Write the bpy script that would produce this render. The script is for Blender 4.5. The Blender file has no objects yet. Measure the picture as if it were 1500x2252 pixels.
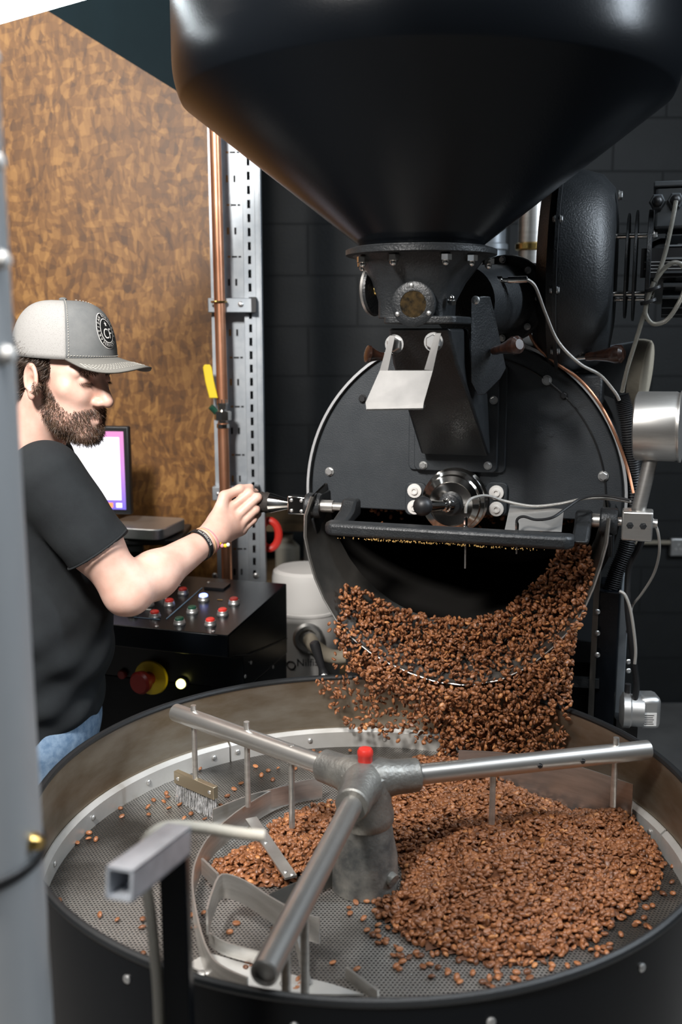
import bpy, math, random
import numpy as np
from mathutils import Vector, Matrix
random.seed(7); rng = np.random.default_rng(7)
S = bpy.context.scene
COL = S.collection
PI = math.pi
# ------------------------------------------------------------------ camera
PITCH = math.radians(10.3); F = 2190.0; CAM = Vector((0, 0, 1.78))
cam_d = bpy.data.cameras.new('camera'); cam = bpy.data.objects.new('camera', cam_d); COL.objects.link(cam)
cam.location = CAM; cam.rotation_euler = (PI/2 - PITCH, 0, 0)
cam_d.sensor_fit = 'VERTICAL'; cam_d.sensor_height = 36.0; cam_d.lens = F/2252*36.0
cam_d.clip_start = 0.05
cam_d.dof.use_dof = True; cam_d.dof.focus_distance = 2.0; cam_d.dof.aperture_fstop = 3.4
S.camera = cam
# ------------------------------------------------------------------ world, lamps, exposure
S.view_settings.view_transform = 'Standard'; S.view_settings.look = 'None'
S.view_settings.exposure = 0.55; S.view_settings.gamma = 1.0; S.view_settings.use_curve_mapping = False
w = bpy.data.worlds.new('room_air'); S.world = w; w.use_nodes = True
w.node_tree.nodes['Background'].inputs[0].default_value = (0.55, 0.66, 0.8, 1)
w.node_tree.nodes['Background'].inputs[1].default_value = 0.012
def area(name, loc, aim, size, sy, power, col):
    l = bpy.data.lights.new(name, 'AREA'); l.shape = 'RECTANGLE'; l.size = size; l.size_y = sy; l.energy = power; l.color = col
    o = bpy.data.objects.new(name, l); COL.objects.link(o); o.location = loc
    o.rotation_euler = (Vector(aim)-Vector(loc)).to_track_quat('-Z', 'Y').to_euler(); return o
area('ceiling_lamp_key', (-0.75, 0.25, 3.0), (0.0, 1.9, 1.2), 0.34, 0.34, 86, (1.0, 0.965, 0.93))
area('ceiling_tube_beside_hopper', (2.05, 1.5, 2.95), (0.3, 2.0, 1.6), 0.10, 1.3, 34, (0.80, 0.90, 1.0))
area('added_fill_over_tray', (0.35, 0.55, 3.35), (0.1, 1.6, 0.9), 1.5, 0.08, 20, (0.93, 0.97, 1.0))  # added fill lamp, brightens the stirrer arms and tray steel from out of view
area('unseen_lamp_over_console', (-1.35, 2.3, 3.1), (-0.9, 3.1, 1.2), 0.10, 1.2, 7, (1.0, 0.95, 0.88))  # unseen lamp aimed at the strand board behind the console
# ------------------------------------------------------------------ geometry of the view: real positions from measured directions
FW = Vector((0, math.cos(PITCH), -math.sin(PITCH))); UP = Vector((0, math.sin(PITCH), math.cos(PITCH))); RT = Vector((1, 0, 0))
def ray(px, py): return FW + RT*((px-750)/F) + UP*((1126-py)/F)
def WD(px, py, D): r = ray(px, py); return CAM + r*(D/r.y)          # point at forward distance D
def WZ(px, py, z): r = ray(px, py); return CAM + r*((z-CAM.z)/r.z)   # point at height z
def proj(p):
    d = Vector(p)-CAM; k = d.dot(FW); return (750+F*d.x/k, 1126-F*d.dot(UP)/k)
YAW = math.radians(17)
EX = Vector((math.cos(YAW), -math.sin(YAW), 0)); EY = Vector((math.sin(YAW), math.cos(YAW), 0))
RO = WD(1012, 1090, 2.25); AX = RO.z; RO = Vector((RO.x, RO.y, 0))   # roaster frame: origin under drum axis at the front plate
def LC(p): d = Vector(p)-RO; return Vector((d.dot(EX), d.dot(EY), d.z))
def LW(q): return RO + EX*q[0] + EY*q[1] + Vector((0, 0, q[2]))
def L(px, py, yl):
    r = ray(px, py); t = (yl - (CAM-RO).dot(EY))/r.dot(EY); return LC(CAM + r*t)
# ------------------------------------------------------------------ mesh builder
def frame(d):
    d = Vector(d).normalized(); u = Vector((0, 0, 1)) if abs(d.z) < .95 else Vector((1, 0, 0))
    a = u.cross(d).normalized(); return a, d.cross(a).normalized(), d
class MB:
    def __init__(s): s.v = []; s.f = []
    def add(s, vs, fs):
        n = len(s.v); s.v += [tuple(v) for v in vs]; s.f += [tuple(i+n for i in f) for f in fs]; return s
    def box(s, c, size, M=None):
        x, y, z = [k/2 for k in size]; c = Vector(c); M = M or Matrix.Identity(3)
        vs = [c + M @ Vector((a*x, b*y, e*z)) for a in (-1, 1) for b in (-1, 1) for e in (-1, 1)]
        return s.add(vs, [(0,1,3,2),(4,6,7,5),(0,4,5,1),(2,3,7,6),(0,2,6,4),(1,5,7,3)])
    def beam(s, p0, p1, wd, ht, up=(0, 0, 1)):
        p0 = Vector(p0); p1 = Vector(p1); d = (p1-p0); l = d.length; d.normalize()
        a = d.cross(Vector(up)).normalized(); b = a.cross(d)
        return s.box((p0+p1)/2, (wd, l, ht), Matrix((a, d, b)).transposed())
    def lathe(s, p, d, prof, n=32, cap0=True, cap1=True):           # prof: [(radius, distance along d)]
        a, b, d = frame(d); p = Vector(p); vs = []; fs = []
        for r, t in prof:
            for i in range(n):
                q = 2*PI*i/n; vs.append(p + d*t + a*(r*math.cos(q)) + b*(r*math.sin(q)))
        for k in range(len(prof)-1):
            for i in range(n):
                j = (i+1) % n; fs.append((k*n+i, k*n+j, (k+1)*n+j, (k+1)*n+i))
        if cap0: fs.append(tuple(reversed(range(n))))
        if cap1: fs.append(tuple((len(prof)-1)*n+i for i in range(n)))
        return s.add(vs, fs)
    def cyl(s, p0, p1, r0, r1=None, n=24):
        p0 = Vector(p0); p1 = Vector(p1); return s.lathe(p0, p1-p0, [(r0, 0), (r0 if r1 is None else r1, (p1-p0).length)], n)
    def tube(s, pts, r, n=10, closed=False):
        pts = [Vector(p) for p in pts]; m = len(pts); rs = r if isinstance(r, (list, tuple)) else [r]*m; vs = []; fs = []; a = None
        for i, p in enumerate(pts):
            t = (pts[(i+1) % m]-pts[i-1]) if (closed or 0 < i < m-1) else (pts[1]-pts[0] if i == 0 else pts[-1]-pts[-2])
            t.normalize()
            a = frame(t)[0] if a is None else (a - t*a.dot(t)).normalized()
            b = t.cross(a)
            vs += [p + a*(rs[i]*math.cos(2*PI*k/n)) + b*(rs[i]*math.sin(2*PI*k/n)) for k in range(n)]
        for i in range(m if closed else m-1):
            for k in range(n):
                l = (k+1) % n; i2 = (i+1) % m; fs.append((i*n+k, i*n+l, i2*n+l, i2*n+k))
        if not closed: fs += [tuple(reversed(range(n))), tuple((m-1)*n+k for k in range(n))]
        return s.add(vs, fs)
    def ball(s, c, r, n=16, m=10, sc=(1, 1, 1)):
        c = Vector(c); vs = [c+Vector((0, 0, r*sc[2]))]; fs = []
        for j in range(1, m):
            for i in range(n):
                t = PI*j/m; q = 2*PI*i/n
                vs.append(c+Vector((r*sc[0]*math.sin(t)*math.cos(q), r*sc[1]*math.sin(t)*math.sin(q), r*sc[2]*math.cos(t))))
        vs.append(c-Vector((0, 0, r*sc[2])))
        for i in range(n):
            j = (i+1) % n; fs.append((0, 1+i, 1+j)); fs.append((len(vs)-1, 1+(m-2)*n+j, 1+(m-2)*n+i))
            for k in range(m-2): fs.append((1+k*n+i, 1+(k+1)*n+i, 1+(k+1)*n+j, 1+k*n+j))
        return s.add(vs, fs)
    def prism(s, poly, d):                                           # planar outline pushed along d
        n = len(poly); d = Vector(d); vs = [Vector(p) for p in poly] + [Vector(p)+d for p in poly]
        return s.add(vs, [tuple(reversed(range(n))), tuple(range(n, 2*n))] + [(i, (i+1) % n, n+(i+1) % n, n+i) for i in range(n)])
    def loft(s, rings, closed=True, caps=True):
        n = len(rings[0]); vs = [p for r in rings for p in r]; fs = []
        for k in range(len(rings)-1):
            for i in range(n if closed else n-1):
                j = (i+1) % n; fs.append((k*n+i, k*n+j, (k+1)*n+j, (k+1)*n+i))
        if caps and closed: fs += [tuple(reversed(range(n))), tuple((len(rings)-1)*n+i for i in range(n))]
        return s.add(vs, fs)
    def strip(s, pts, z0, z1, th):                                   # upright curved plate following ground points
        P = [Vector((p[0], p[1])) for p in pts]; A = []; B = []
        for i, p in enumerate(P):
            t = (P[min(i+1, len(P)-1)]-P[max(i-1, 0)]).normalized(); nn = Vector((-t.y, t.x))*(th/2); A.append(p+nn); B.append(p-nn)
        return s.loft([[(a.x, a.y, z0), (a.x, a.y, z1), (b.x, b.y, z1), (b.x, b.y, z0)] for a, b in zip(A, B)])
    def build(s, name, mat, parent=None, bevel=0, smooth=35, fix=True):
        me = bpy.data.meshes.new(name); me.from_pydata(s.v, [], s.f)
        if fix:
            import bmesh
            bm = bmesh.new(); bm.from_mesh(me); bmesh.ops.recalc_face_normals(bm, faces=bm.faces); bm.to_mesh(me); bm.free()
        o = bpy.data.objects.new(name, me); COL.objects.link(o); me.materials.append(mat)
        if smooth: me.polygons.foreach_set('use_smooth', [True]*len(me.polygons)); me.set_sharp_from_angle(angle=math.radians(smooth))
        if bevel:
            m = o.modifiers.new('edge', 'BEVEL'); m.width = bevel; m.segments = 2; m.limit_method = 'ANGLE'; m.angle_limit = math.radians(40)
        o.parent = parent; return o
def tag(o, label, cat=None, group=None, kind=None):
    o['label'] = label
    if cat: o['category'] = cat
    if group: o['group'] = group
    if kind: o['kind'] = kind
    return o
def empty(name, loc=(0, 0, 0), rz=0):
    o = bpy.data.objects.new(name, None); COL.objects.link(o); o.location = loc; o.rotation_euler = (0, 0, rz); o.empty_display_size = .05; return o
def smooth_path(pts, k=6):
    pts = [Vector(p) for p in pts]; out = []
    for i in range(len(pts)-1):
        p0 = pts[max(i-1, 0)]; p1 = pts[i]; p2 = pts[i+1]; p3 = pts[min(i+2, len(pts)-1)]
        for j in range(k):
            t = j/k; out.append(.5*((2*p1)+(p2-p0)*t+(2*p0-5*p1+4*p2-p3)*t*t+(3*p1-p0-3*p2+p3)*t**3))
    return out+[pts[-1]]
# ------------------------------------------------------------------ materials
class NT:
    def __init__(s, name):
        s.m = bpy.data.materials.new(name); s.m.use_nodes = True; s.t = s.m.node_tree; s.b = s.t.nodes['Principled BSDF']
    def n(s, typ, **kw):
        o = s.t.nodes.new(typ)
        for k, v in kw.items():
            if k in o.inputs.keys(): o.inputs[k].default_value = v
            else: setattr(o, k, v)
        return o
    def l(s, a, b): s.t.links.new(a, b)
def mat(name, c, rough=.5, metal=0, c2=None, scale=8, bump=0, bscale=200, rvar=0, stretch=None, emit=None, es=0, trans=0, coat=0, sheen=0):
    t = NT(name); b = t.b; b.inputs['Base Color'].default_value = (*c, 1); b.inputs['Roughness'].default_value = rough; b.inputs['Metallic'].default_value = metal
    if coat: b.inputs['Coat Weight'].default_value = coat
    if sheen: b.inputs['Sheen Weight'].default_value = sheen
    if trans: b.inputs['Transmission Weight'].default_value = trans; b.inputs['IOR'].default_value = 1.4
    if emit: b.inputs['Emission Color'].default_value = (*emit, 1); b.inputs['Emission Strength'].default_value = es
    if c2 or bump or rvar:
        tc = t.n('ShaderNodeTexCoord'); src = tc.outputs['Object']
        if stretch:
            mp = t.n('ShaderNodeMapping'); mp.inputs['Scale'].default_value = stretch; t.l(src, mp.inputs[0]); src = mp.outputs[0]
        nz = t.n('ShaderNodeTexNoise', Scale=scale, Detail=5.0, Roughness=.6); t.l(src, nz.inputs['Vector'])
        rp = t.n('ShaderNodeValToRGB'); rp.color_ramp.elements[0].position = .35; rp.color_ramp.elements[1].position = .68; t.l(nz.outputs[0], rp.inputs[0])
        if c2:
            rp.color_ramp.elements[0].color = (*c, 1); rp.color_ramp.elements[1].color = (*c2, 1); t.l(rp.outputs[0], b.inputs['Base Color'])
        if rvar:
            mr = t.n('ShaderNodeMapRange'); mr.inputs['To Min'].default_value = max(rough-rvar, .03); mr.inputs['To Max'].default_value = rough+rvar
            t.l(nz.outputs[0], mr.inputs[0]); t.l(mr.outputs[0], b.inputs['Roughness'])
        if bump:
            nb = t.n('ShaderNodeTexNoise', Scale=bscale, Detail=3.0); t.l(src, nb.inputs['Vector'])
            bp = t.n('ShaderNodeBump', Strength=bump, Distance=.002); t.l(nb.outputs[0], bp.inputs['Height']); t.l(bp.outputs[0], b.inputs['Normal'])
    return t.m
M = {}
M['black'] = mat('black_powder_coat', (.011, .012, .013), .42, bump=.25, bscale=500)
M['gloss'] = mat('black_hopper_enamel', (.0035, .0045, .006), .27, bump=.12, bscale=420)
M['gloss'].node_tree.nodes['Principled BSDF'].inputs['Specular IOR Level'].default_value = .22
M['plate'] = mat('black_face_plate_paint', (.024, .029, .034), .5, c2=(.033, .038, .043), scale=14, bump=.3, bscale=350, rvar=.06)
M['castblack'] = mat('cast_iron_black', (.014, .0158, .0175), .42, c2=(.022, .024, .026), scale=30, bump=.5, bscale=260)
M['steel'] = mat('brushed_stainless', (.66, .64, .61), .36, .9, c2=(.50, .48, .45), scale=10, rvar=.08, stretch=(1, 1, 9))
M['chrome'] = mat('polished_chrome', (.74, .72, .69), .12, 1)
M['chutesteel'] = mat('dark_worn_steel', (.10, .097, .09), .42, .8, c2=(.16, .15, .135), scale=9, rvar=.08)
M['rimsteel'] = mat('bright_edge_trim', (.60, .61, .62), .4, .6)
M['cast'] = mat('cast_aluminium', (.23, .225, .21), .45, .75, c2=(.36, .35, .32), scale=22, bump=.5, bscale=180)
M['castworn'] = mat('stained_cast_aluminium', (.10, .105, .105), .5, .6, c2=(.36, .345, .31), scale=16, bump=.5, bscale=160)
M['trayin'] = mat('tea_stained_steel_wall', (.22, .165, .105), .36, .85, c2=(.38, .34, .28), scale=5, rvar=.08, stretch=(1, 1, 3))
M['band'] = mat('pale_stainless_band', (.60, .59, .57), .4, .5, c2=(.5, .49, .46), scale=9)
M['galv'] = mat('galvanised_steel', (.34, .37, .40), .45, .6, c2=(.43, .455, .475), scale=18)
M['duct'] = mat('grey_painted_duct', (.46, .48, .50), .4, .4, c2=(.52, .535, .545), scale=3)
M['copper'] = mat('copper_pipe', (.72, .36, .22), .36, .85, c2=(.60, .27, .15), scale=12)
M['brass'] = mat('brass', (.70, .48, .16), .25, 1)
M['wood'] = mat('dark_turned_wood', (.013, .006, .0045), .28, c2=(.042, .017, .010), scale=24, stretch=(1, 6, 1), coat=.5)
M['rubber'] = mat('black_rubber', (.012, .012, .013), .45)
M['cork'] = mat('dark_wrapped_grip', (.022, .018, .016), .75, c2=(.04, .032, .027), scale=40, bump=.6, bscale=200)
M['braid'] = mat('grey_braided_cable', (.42, .40, .37), .4, .5, bump=.5, bscale=900)
M['hosebeige'] = mat('pale_braided_hose', (.62, .57, .48), .6, bump=.4, bscale=600)
M['clear'] = mat('clear_pvc_hose', (.50, .48, .42), .2, trans=.75)
M['white'] = mat('white_plastic', (.72, .70, .67), .45)
M['red'] = mat('red_plastic', (.62, .035, .025), .38)
M['yellow'] = mat('yellow_plastic', (.80, .58, .02), .4)
M['darkred'] = mat('dark_red_plastic', (.25, .02, .015), .4)
M['green'] = mat('dark_green_plastic', (.01, .06, .035), .35)
M['greylabel'] = mat('pale_grey_label', (.55, .56, .57), .5)
M['glass'] = mat('sight_glass', (.012, .011, .009), .08, c2=(.07, .046, .02), scale=70, coat=.6)
M['aluminium'] = mat('satin_aluminium', (.66, .66, .65), .38, .9)
M['ivory'] = mat('ivory_plastic', (.75, .70, .58), .4)
M['gasket'] = mat('dusty_insulation', (.40, .35, .27), .9, bump=.8, bscale=120)
def lit(name, c, e): return mat(name, c, .4, emit=c, es=e)
M['litwhite'] = lit('fluorescent_tube', (.86, .95, 1.0), 6)
M['lityellow'] = lit('lit_yellow_lamp', (1, .92, .25), 3.5); M['litblue'] = lit('lit_blue_lamp', (.22, .30, 1), 2.6); M['litgreen'] = lit('lit_green_lamp', (.05, .9, .25), 1.2)
def osb_mat():
    t = NT('oriented_strand_board'); tc = t.n('ShaderNodeTexCoord'); cols = []
    for i, (sc, rot) in enumerate((((60, 1, 18), .2), ((26, 1, 46), -.5), ((75, 1, 30), .65))):
        mp = t.n('ShaderNodeMapping'); mp.inputs['Scale'].default_value = sc; mp.inputs['Rotation'].default_value = (0, rot, 0); mp.inputs['Location'].default_value = (i*3.1, 0, i*1.7)
        nd = t.n('ShaderNodeTexNoise', Scale=3.0, Detail=2.0); t.l(tc.outputs['Object'], nd.inputs['Vector'])
        mx = t.n('ShaderNodeVectorMath', operation='MULTIPLY_ADD'); mx.inputs[1].default_value = (.12, .12, .12); t.l(nd.outputs['Color'], mx.inputs[0]); t.l(tc.outputs['Object'], mx.inputs[2])
        t.l(mx.outputs[0], mp.inputs[0]); v = t.n('ShaderNodeTexVoronoi', Scale=1.0); t.l(mp.outputs[0], v.inputs['Vector']); cols.append(v)
    a = t.n('ShaderNodeMix', data_type='FLOAT'); a.inputs[0].default_value = .5
    sx = [t.n('ShaderNodeSeparateColor') for _ in cols]
    for v, x in zip(cols, sx): t.l(v.outputs['Color'], x.inputs[0])
    t.l(sx[0].outputs[0], a.inputs[2]); t.l(sx[1].outputs[0], a.inputs[3])
    b2 = t.n('ShaderNodeMix', data_type='FLOAT'); b2.inputs[0].default_value = .38; t.l(a.outputs[0], b2.inputs[2]); t.l(sx[2].outputs[0], b2.inputs[3])
    rp = t.n('ShaderNodeValToRGB'); e = rp.color_ramp.elements; e[0].position = .1; e[0].color = (.085, .034, .008, 1); e[1].position = .9; e[1].color = (.36, .175, .045, 1)
    m = e.new(.5); m.color = (.19, .080, .017, 1); t.l(b2.outputs[0], rp.inputs[0]); t.l(rp.outputs[0], t.b.inputs['Base Color'])
    bp = t.n('ShaderNodeBump', Strength=.35, Distance=.002); t.l(b2.outputs[0], bp.inputs['Height']); t.l(bp.outputs[0], t.b.inputs['Normal']); t.b.inputs['Roughness'].default_value = .5
    return t.m
M['osb'] = osb_mat()
def perf_mat():                                                      # steel sheet drilled with small staggered holes (about five pixels each)
    t = NT('perforated_steel'); tc = t.n('ShaderNodeTexCoord'); s = t.n('ShaderNodeSeparateXYZ'); t.l(tc.outputs['Object'], s.inputs[0])
    def mth(op, a, b=None, c=None):
        o = t.n('ShaderNodeMath', operation=op)
        for i, k in enumerate((a, b, c)):
            if k is None: continue
            if isinstance(k, (int, float)): o.inputs[i].default_value = k
            else: t.l(k, o.inputs[i])
        return o.outputs[0]
    P = .0066
    def dist(off):
        y = mth('DIVIDE', s.outputs[1], P*1.732); x = mth('DIVIDE', s.outputs[0], P)
        fx = mth('SUBTRACT', mth('FRACT', mth('ADD', x, off)), .5); fy = mth('MULTIPLY', mth('SUBTRACT', mth('FRACT', mth('ADD', y, off)), .5), 1.732)
        return mth('SQRT', mth('ADD', mth('MULTIPLY', fx, fx), mth('MULTIPLY', fy, fy)))
    d = mth('MINIMUM', dist(0.0), dist(.5)); mask = t.n('ShaderNodeMapRange'); t.l(d, mask.inputs[0])
    mask.inputs['From Min'].default_value = .27; mask.inputs['From Max'].default_value = .33
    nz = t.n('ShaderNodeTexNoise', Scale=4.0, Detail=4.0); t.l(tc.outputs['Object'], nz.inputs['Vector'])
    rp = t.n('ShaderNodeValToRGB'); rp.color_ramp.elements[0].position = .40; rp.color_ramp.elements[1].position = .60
    rp.color_ramp.elements[0].color = (.11, .098, .085, 1); rp.color_ramp.elements[1].color = (.44, .42, .39, 1); t.l(nz.outputs[0], rp.inputs[0])  # dark noise patches: coffee stains, and shade on the tray floor painted in
    mx = t.n('ShaderNodeMix', data_type='RGBA'); t.l(mask.outputs[0], mx.inputs[0]); mx.inputs[6].default_value = (.006, .006, .006, 1); t.l(rp.outputs[0], mx.inputs[7])
    t.l(mx.outputs[2], t.b.inputs['Base Color']); t.l(mth('MULTIPLY', mask.outputs[0], .85), t.b.inputs['Metallic']); t.b.inputs['Roughness'].default_value = .42
    bp = t.n('ShaderNodeBump', Strength=.6, Distance=.001); t.l(mask.outputs[0], bp.inputs['Height']); t.l(bp.outputs[0], t.b.inputs['Normal'])
    return t.m
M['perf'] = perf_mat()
def bean_mat(attr):
    t = NT('roasted_bean_' + ('mass' if attr else 'single'))
    if attr: src = t.n('ShaderNodeAttribute', attribute_name='tone').outputs['Fac']
    else: src = t.n('ShaderNodeObjectInfo').outputs['Random']
    rp = t.n('ShaderNodeValToRGB'); e = rp.color_ramp.elements; e[0].color = (.095, .036, .015, 1); e[1].color = (.46, .20, .07, 1); e[1].position = 1
    k = e.new(.5); k.color = (.225, .086, .034, 1); k = e.new(.88); k.color = (.33, .130, .05, 1)
    t.l(src, rp.inputs[0]); t.l(rp.outputs[0], t.b.inputs['Base Color']); t.b.inputs['Roughness'].default_value = .42
    return t.m
M['bean'] = bean_mat(False); M['beanmass'] = bean_mat(True)
# shared bolt meshes
def bolt_mesh(name, prof, n, m):
    b = MB(); b.lathe((0, 0, 0), (0, 0, 1), prof[0], 20)
    if len(prof) > 1: b.lathe((0, 0, 0), (0, 0, 1), prof[1], n)
    o = b.build(name, m); me = o.data; bpy.data.objects.remove(o); return me
HEX = bolt_mesh('hex_bolt', [[(1.25, 0), (1.25, .22)], [(1, .2), (1, .75), (.85, .9)]], 6, M['aluminium'])
HEXD = bolt_mesh('hex_bolt_black', [[(1.25, 0), (1.25, .22)], [(1, .2), (1, .75), (.85, .9)]], 6, M['rubber'])
ACORN = bolt_mesh('acorn_nut', [[(.62, .9), (.6, 1.3), (.4, 1.65), (.1, 1.8)], [(1, 0), (1, .9), (.8, 1.0)]], 6, M['chrome'])
ROUND = bolt_mesh('round_screw', [[(1, 0), (1, .25), (.75, .5), (.3, .6)]], 20, M['aluminium'])
SOCK = bolt_mesh('washer_screw', [[(1, 0), (1, .25), (.55, .3), (.5, .55), (.3, .55), (.28, .35)]], 24, M['white'])
def bolt(parent, p, d, r, me=None, name='bolt'):
    o = bpy.data.objects.new(name, me or HEX); COL.objects.link(o); a, b, c = frame(d)
    mt = Matrix((a, b, c)).transposed().to_4x4() @ Matrix.Scale(r, 4); mt.translation = Vector(p); o.parent = parent; o.matrix_local = mt; return o
# ================================================================== the room
def struct(o): o['kind'] = 'structure'; return o
M['floor'] = mat('grey_concrete_floor', (.16, .155, .15), .6, c2=(.24, .235, .225), scale=3, bump=.2, bscale=60)
M['ceil'] = mat('dark_painted_ceiling', (.02, .025, .03), .7, c2=(.03, .035, .04), scale=2)
M['block'] = mat('charcoal_painted_block', (.013, .0145, .015), .6, c2=(.018, .020, .021), scale=6, bump=.6, bscale=90)
M['mortar'] = mat('painted_mortar', (.012, .0135, .014), .7, bump=.3, bscale=120)
M['teal'] = mat('dark_teal_painted_board', (.004, .013, .018), .6, c2=(.006, .017, .022), scale=3)
M['teal'].node_tree.nodes['Principled BSDF'].inputs['Specular IOR Level'].default_value = .08
X0, X1, Y0, Y1, ZC = -2.4, 2.7, -1.6, 4.6, 3.5
fl = struct(MB().box(((X0+X1)/2, (Y0+Y1)/2, -.05), (X1-X0, Y1-Y0, .1)).build('floor', M['floor'])); tag(fl, 'grey concrete floor of the roastery')
cl = struct(MB().box(((X0+X1)/2, (Y0+Y1)/2, ZC+.05), (X1-X0, Y1-Y0, .1)).build('ceiling', M['ceil'])); tag(cl, 'dark painted ceiling above the machines')
for nm, c, sz in (('wall_left', (X0-.05, (Y0+Y1)/2, ZC/2), (.1, Y1-Y0, ZC)), ('wall_right', (X1+.05, (Y0+Y1)/2, ZC/2), (.1, Y1-Y0, ZC)), ('wall_front', ((X0+X1)/2, Y0-.05, ZC/2), (X1-X0, .1, ZC))):
    tag(struct(MB().box(c, sz).build(nm, M['block'])), 'charcoal painted ' + nm.replace('wall_', '') + ' wall of the room')
wb = struct(MB().box(((X0+X1)/2, Y1+.06, ZC/2), (X1-X0, .1, ZC)).build('wall_back', M['mortar'])); tag(wb, 'charcoal painted block wall behind the roaster')
def block_mesh(wd):
    o = MB().box((0, 0, 0), (wd, .02, .215)).build('block', M['block'], bevel=0, smooth=0); me = o.data; bpy.data.objects.remove(o); return me
BM = block_mesh(.44); bx0 = -.6
for r in range(int(ZC/.225)+1):
    for k in range(8):
        x = bx0 + k*.45 + (.225 if r % 2 else 0); z = .1125+r*.225
        if x+.22 > X1 or z+.1 > ZC: continue
        o = bpy.data.objects.new('block', BM); COL.objects.link(o); o.location = (x, Y1+.017, z); o.parent = wb
# strand board partition with a sloping top, dark boards above it
YP = 3.22
pt = lambda px, py: WD(px, py, YP)
a_ = pt(-700, -480); b_ = pt(150, 52); c_ = pt(385, 198); e_ = pt(478, 256)
xr = pt(470, 700).x
osb = struct(MB().prism([(-2.4, YP, 0), (xr, YP, 0), (xr, YP, e_.z), tuple(c_), tuple(b_), (-2.4, YP, b_.z+(b_.z-c_.z)/(c_.x-b_.x)*(b_.x+2.4))], (0, .03, 0)).build('wall_partition', M['osb'], smooth=0))
tag(osb, 'brown oriented strand board partition with a sloping top edge')
up = struct(MB().box((( -2.4+xr)/2, YP+.06, ZC/2), (xr+2.4, .05, ZC)).build('wall_partition_upper', M['teal'], smooth=0)); tag(up, 'dark teal boards showing above the strand board partition')
# ================================================================== coffee roaster
ro = empty('coffee_roaster', RO, -YAW); tag(ro, 'large black drum coffee roaster pouring beans, with a conical hopper on top', 'coffee roaster')
R = .358
def arc(r, a0, a1, n, y=0.0, cz=None): return [Vector((r*math.cos(a0+(a1-a0)*i/n), y, (AX if cz is None else cz)+r*math.sin(a0+(a1-a0)*i/n))) for i in range(n+1)]
# drum shell, open at the front below the plate
d = MB(); n = 64
for r0, y0, y1 in ((R, .02, .85),):
    rings = [[Vector((r*math.cos(2*PI*i/n), y, AX+r*math.sin(2*PI*i/n))) for i in range(n)] for r, y in ((R-.02, .02), (R, .02), (R, y1), (R-.02, y1), (R-.02, .02))]
    d.loft(rings, caps=False)
d.lathe((0, .80, AX), (0, 1, 0), [(R-.021, 0), (R-.021, .05)], 64)
M['drumin'] = mat('dark_drum_steel', (.03, .028, .026), .55, .5)
d.build('drum_shell', M['drumin'], ro)
zb = L(1000, 1129, 0).z
fa = math.asin((zb-AX)/R)
pl = MB().prism(arc(R, fa, PI-fa, 56, 0), (0, .022, 0)).build('front_plate', M['plate'], ro, bevel=.003)
tr = [Vector((p.x, -.004, p.z)) for p in arc(R+.005, -.15, PI+.15, 64)]
MB().loft([[p+Vector((0, -.004, 0)), p+(p-Vector((0, p.y, AX))).normalized()*.006+Vector((0, -.004, 0)), p+(p-Vector((0, p.y, AX))).normalized()*.006+Vector((0, .05, 0)), p+Vector((0, .05, 0))] for p in tr]).build('edge_trim', M['rimsteel'], ro)
MB().tube([Vector((p.x, -.001, p.z)) for p in arc(R-.035, .02, 1.3, 30)], .0025, 6).build('groove', M['black'], pl)
for px, py, r, me in ((725, 1037, .0085, HEX), (1327, 1047, .0092, HEX), (1203, 836, .0088, HEX), (798, 877, .008, HEXD), (1240, 870, .007, HEXD)):
    bolt(pl, L(px, py, -.001), (0, -1, 0), r, me)
for px, py in ((1187, 945), (1197, 980), (1212, 955)): MB().cyl(L(px, py, -.0015), L(px, py, -.0015)+Vector((0, .002, 0)), .006, n=14).build('plug', M['plate'], pl)
# inlet frame on the plate
def rrect(x0, x1, z0, z1, r, y, k=4):
    out = []
    for cx, cz, a in ((x1-r, z1-r, 0), (x0+r, z1-r, PI/2), (x0+r, z0+r, PI), (x1-r, z0+r, 1.5*PI)):
        out += [Vector((cx+r*math.cos(a+PI/2*i/k), y, cz+r*math.sin(a+PI/2*i/k))) for i in range(k+1)]
    return out
q0 = L(897, 1033, -.012); q1 = L(1117, 800, -.012)
MB().prism(rrect(q0.x, q1.x, q0.z, q1.z, .012, -.008), (0, .01, 0)).build('mounting_pad', M['plate'], ro, bevel=.002)
q2 = L(910, 1033, -.02); q3 = L(1099, 800, -.02)
fr = MB().prism(rrect(q2.x, q3.x, q2.z, q3.z, .012, -.02), (0, .014, 0)).build('inlet_flange', M['plate'], ro, bevel=.002)
for px, py in ((931, 1023), (1073, 1024), (1086, 880)): bolt(fr, L(px, py, -.021), (0, -1, 0), .0075)
# feed chute from neck down to plate
CH = []
for (xl, xr_, y, yf, yb) in ((852, 1045, 722, -.44, -.25), (862, 1062, 800, -.37, -.16), (888, 1092, 880, -.27, -.06), (925, 1130, 1000, -.05, -.02)):
    a = L(xl, y, yf); b = L(xr_-55, y, yf); z = (a.z+b.z)/2
    wdt = b.x-a.x
    CH.append([Vector((a.x, yf, z)), Vector((b.x, yf, z)), Vector((b.x, yb, z+.0)), Vector((a.x, yb, z+.0))])
ch = MB().loft(CH).build('feed_chute', M['castblack'], ro, bevel=.006)
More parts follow.
